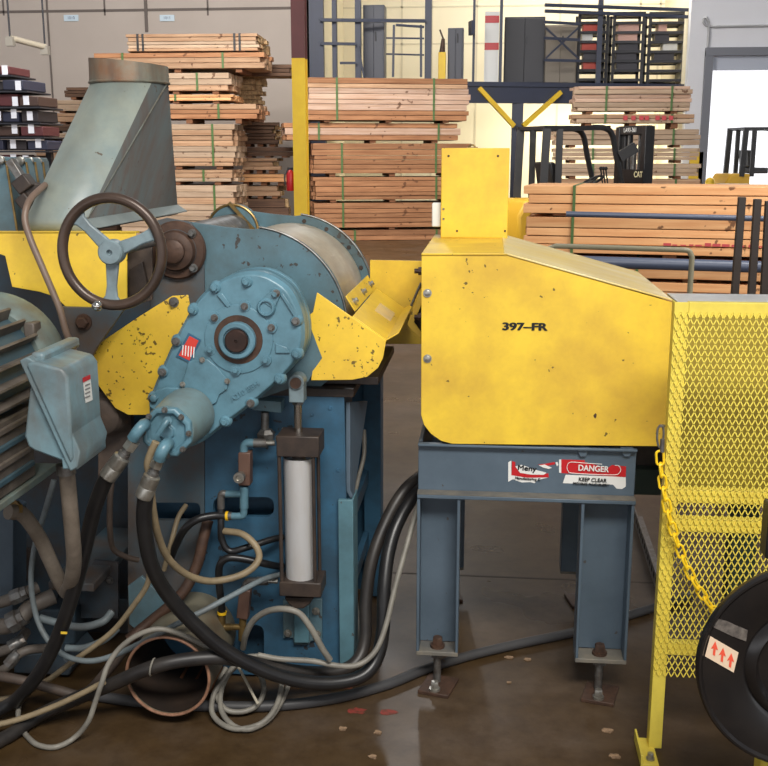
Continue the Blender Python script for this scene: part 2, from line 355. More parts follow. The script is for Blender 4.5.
# wall labels and hanging lamp
for px, s in ((71, '1010'), (167, '1011')):
    c = U(px, 18, WY-.03); w = K(7.5, px, 18, WY); h = K(3, px, 18, WY)
    o = tag(MB().box((c.x-w, WY-.03, c.z-h), (c.x+w, WY-.013, c.z+h)).build('bay_sign', WALLLB), 'small white number sign on the grey wall, %s' % ('left one, above the gap beside the racks' if s == '1010' else 'above the tall strapped timber stack'), 'sign', 'number signs on the grey wall')
    text(s, h*1.3, front(Vector((c.x, WY-.031, c.z))), mat('blue_ink', srgb(60, 80, 120), .5), o)
lt = thing('hanging_lamp', 'thin tube lamp hanging on two rods in front of the grey wall', 'lamp', U(28, 44, 19))
a, b_ = U(10, 38, 19), U(45, 47, 19.6)
MB().cyl(a, b_, .055).build('tube', mat('lamp_tube', srgb(178, 168, 150), .4), lt)
for p in (a, b_):
    MB().bar(p - Vector((.07, 0, .06)), p + Vector((.07, 0, -.06)), .12, .16).build('end_cap', mat('lamp_cap', srgb(150, 144, 134), .4), lt)
    MB().cyl(p, p + Vector((0, 0, 2.2)), .018, seg=8).build('rod', RACKB, lt)

# ================================================================== TIMBER
def xz_end(p0, yaw, pxr):
    lo, hi = 0, 40
    d = Vector((math.cos(yaw), math.sin(yaw), 0))
    def px(p):
        q = CR.transposed() @ (p - CO); return 384 + F*q.x/-q.z
    for _ in range(50):
        m = (lo+hi)/2
        if px(p0 + d*m) < pxr: lo = m
        else: hi = m
    return lo
def pack(pxl, pxr, pyt, pyb, D, yaw, W, layers, mats, label, group, depth_boards=5, straps=(.25, .75), strapm=None, ends=None, spacers=.05, floor=False, jit=.04, cat='timber'):
    yaw = math.radians(yaw); t = U(pxl, pyt, D); bt = U(pxl, pyb, D); L = xz_end(t, yaw, pxr); H = t.z - bt.z
    if floor: bt.z = .004; H = t.z - bt.z
    r = thing('lumber_pack', label, cat, (t.x, t.y, bt.z), yaw, group); Mx = wm(r)
    if H/layers > .1: layers = int(layers*1.6+.5)
    cuts = [random.uniform(.75, 1.25) for _ in range(layers)]; tot = sum(cuts); acc = 0
    for k in range(layers):
        z0 = acc/tot*H + .002; acc += cuts[k]; z1 = acc/tot*H - .006; j = lambda: random.uniform(-jit, jit)
        m = random.choice(mats) if k else mats[-1]
        MB().box((j(), j()*.3, z0), (L+j(), W/depth_boards-.004, z1), Mx).build('board', m, r, .004, smooth=False)
        q = MB()
        for i in range(1, depth_boards): q.box((j(), W/depth_boards*i, z0), (L+j(), W/depth_boards*(i+1)-.004, z1), Mx)
        tag(q.build('inner_boards', ends or m, r, smooth=False), kind='stuff')
    sw = .02 if D > 12 else .012
    for s in straps:
        x = L*s
        MB().box((x-sw, -.02, 0), (x+sw, -.011, H-.002), Mx).box((x-sw, -.02, H-.004), (x+sw, W+.01, H-.001), Mx).build('strap', strapm or STRAP, r, smooth=False)
    if spacers > .012:
        for s in (.12, .5, .86):
            x = L*s; MB().box((x-.06, .03, -spacers), (x+.06, W-.05, -.001), Mx).build('spacer', SPCR, r, smooth=False)
    return r
def gap(rows, i, b, ti, l=None, D=20.5):
    # clear height (m) down to the next pack, less a hair
    if i+1 >= len(rows): return 0
    l0, l1 = rows[i][0], rows[i+1][0]
    return max(.0, U(l0, b, D).z - U(l1, rows[i+1][ti], D).z - .006)
# middle stack behind the drum
gm = 'strapped lumber packs in the middle stack'
MS = [(307, 469, 77, 120, W_PINK, 5, 'tall top pack of pinkish boards in the stack right of the yellow column'),
      (285, 459, 122.5, 140, W_PINK, 2, 'thin pink-brown pack second from top, its left end poking past the yellow column'),
      (313, 470, 143, 173.5, W_ORG, 4, 'orange-brown pack third from top in the stack right of the yellow column'),
      (314, 470, 177, 200, W_ORG, 3, 'orange-brown pack fourth from top in the stack right of the yellow column'),
      (315, 468, 203, 228, W_ORG, 3, 'second lowest orange-brown pack in the stack right of the yellow column'),
      (330, 466, 230.5, 238, W_ORG, 1, 'thin lowest pack in the stack right of the yellow column, near the floor')]
for i, (l, r_, t, b_, m, n, lab) in enumerate(MS):
    pack(l, r_, t, b_, 20.5 + (l-307)*.0, 14, 1.0, n, [m, m, W_TAN if m is W_PINK else W_ORG, W_ORG], lab, gm, straps=(.18, .78) if l > 290 else (.19, .88), spacers=gap(MS, i, b_, 2), floor=i == len(MS)-1)
# left stack behind the duct
gl = 'strapped lumber packs in the left stack'
LS = [(127, 258, 34, 51.5, [W_GREY, W_TAN], 3, 'pale top pack with black straps in the tall stack behind the duct', (.08, .12, .82, .86), 20.0),
      (92, 262, 53, 69, [W_ORG, W_TAN], 3, 'orange-brown wide pack just above the duct mouth, second from top', (.18, .77), 19.9),
      (120, 230, 73, 91, [W_GREY, W_TAN], 2, 'pale pack third from top, right of the duct mouth', (.7,), 19.9),
      (120, 231, 94.5, 101, [W_TAN, W_WARM], 1, 'very thin yellowish pack fourth from top right of the duct', (.5,), 19.9),
      (120, 257, 104, 119, [W_TAN, W_ORG], 2, 'wide pinkish-orange pack fifth from top right of the duct', (.72,), 19.9),
      (120, 234, 124, 166, [W_GREY, W_TAN], 5, 'thickest pale pack, sixth from top right of the duct', (.81,), 19.9),
      (120, 233, 169.5, 181.5, [W_TAN, W_GREY], 2, 'thin pale pack second from bottom right of the duct', (.74,), 19.9),
      (120, 235, 185, 236, [W_TAN, W_GREY], 6, 'lowest tan pack of the tall stack behind the duct', (.82,), 19.9)]
for i, (l, r_, t, b_, ms, n, lab, st, D) in enumerate(LS):
    pack(l, r_, t, b_, D, 2, 1.1, n, ms, lab, gl, straps=st, strapm=STRAPK if l == 127 else STRAP, jit=.05, ends=ENDG if l == 127 else None, spacers=gap(LS, i, b_, 2, D=19.9), floor=i == len(LS)-1)
ge = 'darker lumber packs behind the left stack'
ES = [(225, 292, 64, 76, W_BRN, 2, 'dark brown loose boards jutting toward the yellow column at the top'),
      (238, 259, 74, 104, ENDG, 4, 'short pack of pale end grain right of the third pack'),
      (243, 276, 122, 144, W_BRN, 4, 'dark brown pack beside the thickest pale pack'),
      (243, 291, 147, 156, W_BRN, 1, 'dark brown long board left of the yellow column'),
      (242, 276, 158, 170, W_TAN, 2, 'small brown pack under the dark long board'),
      (240, 287, 174, 182, W_WARM, 1, 'yellowish timbers above the lowest dark packs'),
      (240, 280, 186, 196, W_TAN, 1, 'dull tan boards second from bottom left of the column'),
      (240, 284, 199, 226, W_BRN, 3, 'lowest dark brown pack left of the yellow column')]
for i, (l, r_, t, b_, m, n, lab) in enumerate(ES):
    pack(l, r_, t, b_, 21.6 if i else 21.2, 6, .8, n, [m], lab, ge, straps=(), jit=.1, ends=ENDG, spacers=gap(ES, i, b_, 2, D=21.6) if i > 0 else 0, floor=i == len(ES)-1)
# small far stack left of the duct
gf = 'lumber packs left of the duct'
FS = [(67, 112, 87, 97, W_BRN, 2, 'topmost dark pack left of the duct'), (54, 112, 100, 111, W_GREY, 1, 'wide pale board pack second from top left of the duct'),
      (55, 112, 113, 122, W_TAN, 1, 'pale pack third from top left of the duct'), (37, 112, 124, 131, W_BRN, 1, 'dark thin pack fourth from top left of the duct'),
      (37, 112, 133, 139, W_GREY, 1, 'greyish pack fifth from top left of the duct'), (44, 112, 142, 148, W_TAN, 1, 'pale pack sixth from top left of the duct'),
      (36, 112, 150, 160, W_TAN, 2, 'seventh pack from the top left of the duct'), (36, 112, 163, 215, W_BRN, 5, 'lowest brown pack left of the duct behind the blue arms')]
for i, (l, r_, t, b_, m, n, lab) in enumerate(FS):
    pack(l, r_, t, b_, 22.6, 3, .9, n, [m], lab, gf, straps=(), jit=.08, spacers=gap(FS, i, b_, 2, D=22.6), floor=i == len(FS)-1)
# right rear stack behind the forklift
gr = 'strapped lumber packs behind the forklift'
RS = [(577, 692, 86, 111, W_PINK, 4, 'thick top pinkish pack behind the forklift mast'), (575, 692, 114, 123, W_TAN, 2, 'thin pack with red marks second from top behind the forklift'),
      (556, 698, 129, 145, W_GREY, 3, 'pale pack third from top level with the forklift roof'), (556, 699, 148, 160, W_GREY, 2, 'pale pack fourth from top seen through the forklift cab'),
      (556, 699, 163.5, 176, W_GREY, 2, 'pale pack second from bottom seen through the forklift cab'), (558, 700, 179, 236, W_TAN, 6, 'lowest pale pack behind the forklift seat')]
for i, (l, r_, t, b_, m, n, lab) in enumerate(RS):
    o = pack(l, r_, t, b_, 20.6, 4, .6, n, [m, m, W_GREY], lab, gr, straps=(.26, .83), jit=.06, spacers=gap(RS, i, b_, 2, D=20.6), floor=i == len(RS)-1)
    if lab.startswith('thin pack'):
        c = wm(o); Lx = .0
        for x in (.9, 1.05, 1.2, 1.3, 1.5, 1.62, 1.75):
            MB().box((x, -.03, .05), (x+.08, -.018, .13), c).build('paint_mark', mat('red_marking', srgb(190, 70, 74), .6), o, smooth=False)
# right front stack
gq = 'warm lumber packs in the near right stack'
QS = [(526, 830, 185, 213, 2, 'top warm orange pack of the near stack, behind the three dark bars', (.17,)),
      (524, 830, 216, 252, 4, 'second warm orange pack of the near stack with split left end', (.17,)),
      (560, 830, 256, 276, 2, 'third warm orange pack behind the grey bent pipe', (.3,)),
      (560, 830, 279, 330, 4, 'lowest warm orange pack of the near stack behind the yellow hood', (.3,))]
for i, (l, r_, t, b_, n, lab, st) in enumerate(QS):
    o = pack(l, r_, t, b_, 9.6, -9, 1.0, n, [W_WARM, W_WARM, W_WARM], lab, gq, straps=st, jit=.03, depth_boards=4, spacers=gap(QS, i, b_, 2, D=9.6), floor=i == len(QS)-1)
    if lab.startswith('second'):
        for i in range(22):
            x = 1.2 + i*.072 + random.uniform(0, .03)
            MB().box((x, -.014, .085), (x+random.uniform(.03, .07), -.01, .085+random.uniform(.01, .03)), wm(o)).build('paint_mark', mat('red_marking', srgb(190, 70, 74), .6), o, smooth=False)
# rack of dark bundles with white tags at far left
gt = 'dark tagged crates on the far left rack'
CRC = [mat('crate_maroon', srgb(86, 40, 42), .6), mat('crate_navy', srgb(44, 46, 64), .6), mat('crate_brown', srgb(70, 50, 42), .6), mat('crate_dark', srgb(46, 40, 42), .6)]
rk = thing('storage_rack', 'low dark storage rack with tagged crates at the far left', 'rack', (U(-20, 200, 15.2).x, 15.2, 0))
rows = [(62, 74, -30, 8), (77, 90, -30, 24), (93, 106, -30, 37), (109, 122, -30, 37), (125, 136, -30, 41), (139, 150, -30, 46), (153, 164, -30, 34), (167, 178, -30, 40)]
for k, (t, b_, l, r_) in enumerate(rows):
    if k:
        p = U(l, t-1.5, 15.0); q = U(rows[k-1][3], t-1.5, 15.0)
        MB().box((p.x, 15.06, p.z-.012), (q.x+.02, 15.9, p.z+.012)).build('shelf', RACKB, rk, smooth=False)
for px in (-28, 47):
    p = U(px, 66 if px < 0 else 136, 15.4); MB().box((p.x-.04, 15.4, 0), (p.x+.04, 15.5, p.z)).build('post', RACKB, rk, smooth=False)
rown = ['top', 'second', 'third', 'fourth', 'fifth', 'sixth', 'seventh', 'bottom']
for k, (t, b_, l, r_) in enumerate(rows[:7]):
    x = r_; i = 0
    while x > -6:
        w = 17 + (k*5 + i*7) % 7
        p = U(x-w, b_, 15.05); q = U(x, t+.4, 15.05); yj = random.uniform(0, .1)
        cm = CRC[(k+i*2) % 4]
        nm = 'crimson brown navy slate'.split()
        zj = random.uniform(.0, .05); yr = random.uniform(-.09, .09); T_ = Matrix.Translation(((p.x+q.x)/2, 15.4, 0)) @ Matrix.Rotation(yr, 4, 'Z') @ Matrix.Translation((-(p.x+q.x)/2, -15.4, 0))
        o = tag(MB().box((p.x+.015, 15.05+yj, p.z), (q.x-.015, 15.8, q.z-zj), T_).build('crate', cm, bevel=.012), '%s tagged crate, %s from right in the %s row of the left rack' % (('maroon', 'navy', 'brown', 'black')[(k+i*2) % 4], ('first', 'second', 'third', 'fourth')[i], rown[k]), 'crate', gt)
        tx = p.x + (q.x-p.x)*random.uniform(.2, .7); tz = (p.z+q.z)/2 + random.uniform(-.03, .03)
        MB().box((tx, 15.04+yj, tz-.065), (tx+.085, 15.048+yj, tz+.065), T_).build('tag', TAG, o, smooth=False)
        x -= w; i += 1

# ================================================================== COLUMN, MEZZANINE, FORKLIFTS
CYD = 13.0
p = U(294, 200, CYD); q = U(307, 200, CYD); zs = U(300, 58, CYD).z
cl = thing('column', 'steel column painted yellow below and maroon above, behind the drum', 'column', ((p.x+q.x)/2, CYD, 0))
w = q.x-p.x
def hsec(z0, z1): return MB().box((p.x, CYD, z0), (q.x, CYD+.02, z1)).box((p.x, CYD+w, z0), (q.x, CYD+w+.02, z1)).box(((p.x+q.x)/2-.01, CYD+.02, z0), ((p.x+q.x)/2+.01, CYD+w, z1))
hsec(0, zs).build('lower_shaft', COLY, cl, smooth=False); hsec(zs, 7.4).build('upper_shaft', COLM, cl, smooth=False)
MB().box((p.x-.08, CYD-.08, 0), (q.x+.08, CYD+w+.1, .02)).build('base_plate', COLY, cl, smooth=False)

ex = thing('fire_extinguisher', 'red fire extinguisher hung on the left side of the yellow column', 'fire extinguisher', (p.x-.06, CYD+.08, U(289, 191, CYD).z))
ez0 = U(289, 191, CYD).z; ez1 = U(289, 170, CYD).z
MB().rings((p.x-.055, CYD+.08, ez0), (0, 0, 1), [(0, .045), (.01, .05), (ez1-ez0-.04, .05), (ez1-ez0-.01, .03), (ez1-ez0, .02)], 20).build('cylinder', REDL, ex)
MB().box((p.x-.09, CYD+.07, ez1), (p.x-.02, CYD+.09, ez1+.03)).build('valve_handle', FLB, ex, .003)
MB().tube(catmull([(p.x-.08, CYD+.06, ez1+.01), (p.x-.12, CYD+.04, ez1-.08), (p.x-.11, CYD+.03, ez0+.08)], 6), .01, 8).build('discharge_hose', FLB, ex)
ym = lambda px: 24.0 + (px-310)/380*2.4
V = lambda px, py, dy=0: U(px, py, ym(px)+dy)
mz = thing('mezzanine', 'slate-blue steel mezzanine with columns and railings behind the timber', 'mezzanine', (V(500, 240).x, ym(500), 0))
zd_ = V(500, 82).z; zb = V(500, 103).z
def mbar(a, b, w, h=None, name='rail', m=STRUCT): return MB().bar(V(*a), V(*b), w, h).build(name, m, mz, smooth=False)
a, b_ = V(306, 80), V(690, 80)
n_ = Vector((-(b_.y-a.y), b_.x-a.x, 0)).normalized()
def deckpt(v, z, d): return Vector((v.x, v.y, z)) + n_*d
MB().hexa([deckpt(a, zd_, 0), deckpt(b_, zd_, 0), deckpt(b_, zd_, 3.2), deckpt(a, zd_, 3.2)], [deckpt(a, zd_-.1, 0), deckpt(b_, zd_-.1, 0), deckpt(b_, zd_-.1, 3.2), deckpt(a, zd_-.1, 3.2)]).build('deck', STRUCT, mz, smooth=False)
MB().hexa([deckpt(a, zd_-.1, .05), deckpt(b_, zd_-.1, .05), deckpt(b_, zd_-.1, .2), deckpt(a, zd_-.1, .2)], [deckpt(a, zb, .05), deckpt(b_, zb, .05), deckpt(b_, zb, .2), deckpt(a, zb, .2)]).build('edge_beam', STRUCT, mz, smooth=False)
for px, w in ((317, .34), (518, .26), (690, .2)):
    v = V(px, 100); MB().box((v.x-w/2, v.y+.05, 0), (v.x+w/2, v.y+.3, zb+.03)).build('column', STRUCT, mz, smooth=False)
for px, w, top in ((316, .32, -60), (334, .1, -60), (357.5, .13, -60), (427.5, .15, -60), (473, .055, -60), (500, .07, -60), (598.5, .11, -60), (690, .1, -60)):
    v = V(px, 80); MB().box((v.x-w/2, v.y+.1, zd_), (v.x+w/2, v.y+.25, V(px, top).z)).build('post', STRUCT, mz, smooth=False)
for a, b_, w in (((320, 20), (425, 21), .07), ((320, 43.5), (356, 44), .06), ((396, 25), (424, 27), .05), ((386, 54), (424, 55), .035), ((386, 38), (424, 38.5), .035), ((394, 25), (393, 77), .05), ((421, 25), (421, 77), .05), ((358, 45), (364, 77), .04), ((340, 63), (356, 63), .05),
                   ((545, 11), (692, 17), .07), ((545, 5), (690, 10), .07), ((544, 22), (580, 24), .06), ((544, 38), (580, 40), .06), ((544, 60), (580, 61), .06), ((546, 28), (578, 58), .04), ((578, 28), (546, 58), .04), ((470, 28), (473, 28), .3)):
    mbar(a, b_, w)
for a, b_ in (((479, 88), (514, 126)), ((561, 92), (523, 126))):
    MB().bar(V(*a, -.05), V(*b_, -.05), .1, .1).build('knee_brace', COLY, mz, smooth=False)
def cabinet(x0, y0, x1, y1, lab, m, d=.5, dy=.6):
    a = V(x0, y0, dy); b_ = V(x1, y1, dy)
    r = thing('tall_cabinet', lab, 'cabinet', ((a.x+b_.x)/2, a.y, zd_)); z0 = zd_+.002
    MB().box((a.x, a.y, z0), (b_.x, a.y+d, a.z)).build('body', m, r, .01)
    MB().box((a.x+.03, a.y-.02, z0+.05), ((a.x+b_.x)/2-.005, a.y-.001, a.z-.04)).build('door', m, r, .006); MB().box(((a.x+b_.x)/2+.005, a.y-.02, z0+.05), (b_.x-.03, a.y-.001, a.z-.04)).build('door', m, r, .006)
    MB().box(((a.x+b_.x)/2+.03, a.y-.05, z0+.9), ((a.x+b_.x)/2+.06, a.y-.021, z0+1.1)).build('handle', RACKB, r)
cabinet(363, 5, 385, 79, 'tall slate grey cabinet on the mezzanine between two posts', CABG)
cabinet(448, 28, 463, 80, 'narrower slate grey cabinet near the yellow post on the mezzanine', CABG)
cabinet(505, 17, 543, 82, 'wide charcoal cabinet on the mezzanine left of the black racks', mat('charcoal_cabinet', srgb(48, 48, 54), .5), dy=.9)
cabinet(545, 25, 575, 82, 'beige-grey wide cabinet behind the cross-braced frame on the mezzanine', mat('beige_cabinet', srgb(122, 112, 98), .5), dy=.75)
v = V(442, 52, .4); r = thing('yellow_post', 'short yellow post with a dark fitting on top, on the mezzanine deck', 'post', (v.x, v.y, zd_))
MB().box((v.x-.085, v.y, zd_+.002), (v.x+.085, v.y+.17, v.z)).build('shaft', COLY, r, .01); MB().cyl((v.x, v.y+.08, v.z), (v.x+.02, v.y+.08, v.z+.3), .07, .04).cyl((v.x+.02, v.y+.08, v.z+.3), (v.x-.06, v.y+.08, v.z+.5), .02).build('fitting', RUST, r)
v = V(492, 20, .5); r = tag(MB().box((v.x-.16, v.y, zd_+.002), (v.x+.17, v.y+.05, zd_+1.6)).build('notice_board', WHITE, smooth=False), 'white notice board with red bands beside the charcoal cabinet', 'board')
for z in (zd_+.75, zd_+1.35): MB().box((v.x-.16, v.y-.012, z), (v.x+.17, v.y-.001, z+.16)).build('red_band', REDL, r, smooth=False)
# black racks on the deck
def rack(x0, x1, lab, bins):
    a = V(x0, 8, .7); b_ = V(x1, 8, .7); y = a.y; r = thing('shelving_rack', lab, 'rack', ((a.x+b_.x)/2, y, zd_)); zt = a.z-.1; z0 = zd_+.002
    for x in (a.x+.03, b_.x-.03):
        for yy in (y, y+.8): MB().box((x-.035, yy, z0), (x+.035, yy+.06, zt)).build('post', RACKB, r, smooth=False)
    n = 8
    for k in range(n):
        z = zd_ + .12 + (zt-zd_-.14)*k/(n-1)
        MB().box((a.x, y-.01, z-.03), (b_.x, y+.05, z+.03)).box((a.x, y+.8, z-.03), (b_.x, y+.87, z+.03)).box((a.x+.05, y+.05, z-.005), (b_.x-.05, y+.8, z+.01)).build('shelf', RACKB, r, smooth=False)
    for k, f0, f1, m, l2 in bins:
        z = zd_ + .12 + (zt-zd_-.14)*k/(n-1) + .032
        tag(MB().box((a.x+.1+f0*(b_.x-a.x-.2), y+.1, z), (a.x+.1+f1*(b_.x-a.x-.2), y+.6, z+.19)).build('parts_bin', m, bevel=.01), l2, 'bin', 'bins on the black racks')
REDB = mat('red_bin', srgb(196, 76, 60), .5); PINKB = mat('pale_bin', srgb(222, 176, 160), .5); GRB = mat('dark_bin', srgb(60, 58, 66), .5)
rack(579, 609, 'black steel shelving rack with red bins, leftmost of the three on the mezzanine', [(5, .05, .9, REDB, 'red bin high on the left black rack'), (3, .0, .8, REDB, 'red bin in the middle of the left black rack'), (2, .1, .95, GRB, 'dark bin low on the left black rack'), (1, .1, .8, REDB, 'red bin lowest on the left black rack'), (4, 0, .5, WHITE, 'white bin under the top red bin of the left black rack')])
rack(614, 645, 'black steel shelving rack with pale pink bins, middle of the three on the mezzanine', [(5, .05, .95, PINKB, 'upper pale pink bin on the middle black rack'), (4, .05, .9, PINKB, 'lower pale pink bin on the middle black rack'), (3, .1, .95, GRB, 'dark bin under the pale bins on the middle black rack'), (2, 0, .9, GRB, 'second dark bin down on the middle black rack'), (1, .05, .95, GRB, 'lowest dark bin on the middle black rack')])
rack(650, 686, 'black steel shelving rack nearest the white wall on the mezzanine', [(5, .2, .5, PINKB, 'small pale bin high on the right black rack'), (4, .1, .6, GRB, 'dark bin high on the right black rack'), (3, .4, .9, WHITE, 'white bin on the middle of the right black rack'), (2, .1, .8, GRB, 'dark bin low on the right black rack')])

def forklift(px, D, yaw, s, lab, txt):
    o_ = U(px, 155, D); r = thing('forklift', lab, 'forklift', (o_.x, D, 0), math.radians(yaw)); T = wm(r) @ Matrix.Scale(s, 4)
    B = lambda *bx: [MB()] and None
    q = MB(); q.box((-.75, -.5, .25), (.75, .5, .62), T); q.build('chassis', FLY, r, .04)
    MB().prism([T @ Vector(p) for p in ((-1.2, -.5, .3), (-1.25, -.5, .8), (-1.1, -.5, 1.05), (-.6, -.5, 1.05), (-.6, -.5, .3))], T.to_3x3() @ Vector((0, 1, 0))).build('counterweight', FLY, r, .05)
    for x, y in ((.6, -.52), (.6, .36), (-.85, -.5), (-.85, .34)):
        w = MB().rings(T @ Vector((x, y, .3)), T.to_3x3() @ Vector((0, 1, 0)), [(0, .16*s), (.0, .28*s), (.03*s, .3*s), (.13*s, .3*s), (.16*s, .28*s), (.16*s, .16*s)], 24); o = w.build('wheel', TYRE, r)
        MB().rings(T @ Vector((x, y+.03, .3)), T.to_3x3() @ Vector((0, 1, 0)), [(0, .155*s), (.1*s, .155*s)], 20).build('hub', FLY, o)
    MB().box((-.55, -.3, 1.05), (-.05, .3, 1.2), T).prism([T @ Vector(p) for p in ((-.55, -.28, 1.2), (-.42, -.28, 1.2), (-.52, -.28, 1.62), (-.62, -.28, 1.62))], T.to_3x3() @ Vector((0, .56, 0))).build('seat', FLB, r, .03)
    MB().box((.45, -.45, .62), (.62, .45, 1.25), T).build('dashboard', FLB, r, .03)
    c = T @ Vector((.3, 0, 1.32)); ax = (T.to_3x3() @ Vector((-.5, 0, 1))).normalized(); x = ax.orthogonal().normalized(); y = ax.cross(x)
    sw = MB().tube([c + (x*math.cos(2*PI*k/24)+y*math.sin(2*PI*k/24))*.17*s for k in range(24)], .022*s, 8, closed=True)
    for k in range(3): sw.cyl(c, c + (x*math.cos(2*PI*k/3)+y*math.sin(2*PI*k/3))*.17*s, .015*s, seg=8)
    sw.cyl(c, c - ax*.35*s, .03*s); sw.build('steering_wheel', FLB, r)
    for k in range(3): MB().tube([T @ Vector((.42, -.3+.08*k, 1.2)), T @ Vector((.36, -.3+.08*k, 1.5))], .012*s, 8).ball(T @ Vector((.36, -.3+.08*k, 1.52)), .03*s, 10).build('lever', FLB, r)
    og = MB()
    for y in (-.46, .46):
        og.bar(T @ Vector((-.82, y, .98)), T @ Vector((-.78, y, 2.12)), .12*s); og.bar(T @ Vector((-.56, y, .98)), T @ Vector((-.56, y, 2.12)), .1*s)
        pts = catmull([T @ Vector(p) for p in ((.62, y, 1.1), (.44, y, 1.72), (.36, y, 2.02), (.24, y, 2.13), (0, y, 2.15))], 6); og.tube(pts, .045*s, 8)
        og.bar(T @ Vector((-.84, y, 2.13)), T @ Vector((.3, y, 2.14)), .07*s)
    for x in (-.8, -.55, -.35, -.15, .05, .25): og.bar(T @ Vector((x, -.46, 2.14)), T @ Vector((x, .46, 2.14)), .05*s)
    og.build('overhead_guard', FLB, r)
    mb = MB()
    MB().bar(T @ Vector((.47, -.5, 1.7)), T @ Vector((.72, -.56, 1.85)), .1*s, .16*s).build('work_lamp', FLB, r)
    for y in (-.4, .4):
        MB().box((.95, y-.06, .1), (1.12, y+.06, 2.18), T).build('mast_rail', FLB, r, .01); MB().box((1.0, y*.72-.05, .12), (1.16, y*.72+.05, 2.14), T).build('inner_rail', FLB, r, .01)
    for z0, z1 in ((2.05, 2.19), (1.25, 1.37), (.4, .52)): MB().box((.965, -.42, z0), (1.1, .42, z1), T).build('crosshead', FLB, r, .01)
    MB().cyl(T @ Vector((1.03, 0, .2)), T @ Vector((1.03, 0, 1.9)), .05*s).cyl(T @ Vector((1.03, -.16, .2)), T @ Vector((1.03, -.16, 2.1)), .02*s, seg=8).cyl(T @ Vector((1.03, .16, .2)), T @ Vector((1.03, .16, 2.1)), .02*s, seg=8).build('lift_cylinder', STEELD, r)
    MB().box((1.17, -.45, .12), (1.24, .45, .55), T).build('carriage', FLB, r, .01)
    for y in (-.26, .26): MB().box((1.24, y-.06, .08), (2.2, y+.06, .13), T).build('fork', FLB, r, .01)
    if txt:
        fm = T @ Matrix.Translation((.945, -.0, 2.12)) @ Matrix.Rotation(-PI/2, 4, 'Z') @ Matrix.Rotation(PI/2, 4, 'X')
        text('LA93-361', .1, fm, WHITE, r)
        fm = T @ Matrix.Translation((.94, -.4, 1.42)) @ Matrix.Rotation(-PI/2, 4, 'Z') @ Matrix.Rotation(PI/2, 4, 'X')
        MB().box((.93, -.48, 1.3), (.949, .3, 1.5), T).build('badge_plate', FLB, r)
        text('CAT', .13, T @ Matrix.Translation((.925, -.34, 1.42)) @ Matrix.Rotation(-PI/2, 4, 'Z') @ Matrix.Rotation(PI/2, 4, 'X'), mat('cream_letters', srgb(236, 226, 180), .5), r, bold=.004)
    return r
forklift(577, 16.6, 24, .955, 'black forklift with open cab parked between the timber stacks', True)
forklift(766, 30.5, 12, 1.1, 'dark forklift outside in the bright dock doorway', False)
# bollard and low boxes by the door
v = U(709.5, 190, 25.2); r = tag(MB().rings((v.x, 25.2, 0), (0, 0, 1), [(0, .11), (1.05, .11), (1.12, .08), (1.15, .02)], 20).build('bollard', COLY), 'yellow bollard at the edge of the open dock door', 'bollard')
v = U(696, 160, 25.9); tag(MB().box((v.x-.14, 25.88, 0), (v.x+.16, 25.99, U(696, 152, 25.9).z)).build('corner_guard', COLY, smooth=False), 'yellow painted guard on the wall left of the dock door', 'guard')
v = U(728, 190, 25.0); r = thing('dock_bumper_box', 'low dark box with red lamps at the foot of the dock door', 'box', (v.x, 25.0, 0)); zt = U(724, 184, 25).z
MB().box((v.x-.2, 25.05, 0), (v.x+.5, 25.4, zt)).build('body', FLB, r, .02)
for d in (.05, .25): MB().cyl((v.x+d, 25.049, zt-.1), (v.x+d, 25.02, zt-.1), .04).build('red_lamp', REDL, r)
# three dark bars, bent pipe and rails in front of the near stack
gb = 'dark upright steel bars at the right'
for i, (xt, xb, yt) in enumerate(((742, 732, 197), (757.5, 749, 199), (769, 762, 201))):
    a = U(xt, yt, 5.2); b_ = U(xb, 330, 5.2); d = (a-b_).normalized(); f = b_ - d*(b_.z/d.z)
    tag(MB().bar(f, a, .034, .034, up=(0, 1, 0)).build('steel_bar', BARD, bevel=.003), ('leftmost dark upright steel bar in front of the warm timber', 'middle dark upright steel bar of the three', 'rightmost dark upright steel bar at the photo edge')[i], 'bar', gb)
PY_ = 7.4
a = U(556, 246, PY_); b_ = U(684, 250, PY_-.3); c = U(692, 257, PY_-.3)
tag(MB().tube([Vector((a.x-.1, a.y, 0)), Vector((a.x-.1, a.y, a.z-.1)), Vector((a.x-.08, a.y, a.z-.03)), a] + [a.lerp(b_, .5), b_] + catmull([b_, b_ + (c-b_)*.6 + Vector((.0, 0, .02)), c], 5)[1:] + [Vector((c.x, c.y, 0))], .018, 12).build('bent_pipe_rail', PIPEG), 'grey-green bent pipe rail in front of the warm timber', 'rail')
rr = thing('pipe_fence', 'slate-blue two-pipe fence crossing in front of the warm timber stack', 'fence', (U(640, 260, 8.2).x, 8.2, 0))
for (l, yl, r_, yr) in ((566, 214, 860, 221), (560, 261, 860, 270)):
    MB().tube([U(l, yl, 8.2), U(r_, yr, 8.1)], .022 if yl < 230 else .045, 12).build('pipe', PIPEB, rr)
for px in (505, 850):
    a = U(px, 214, 8.22); MB().cyl((a.x, 8.26, 0), (a.x, 8.26, a.z), .02).build('post', PIPEB, rr)
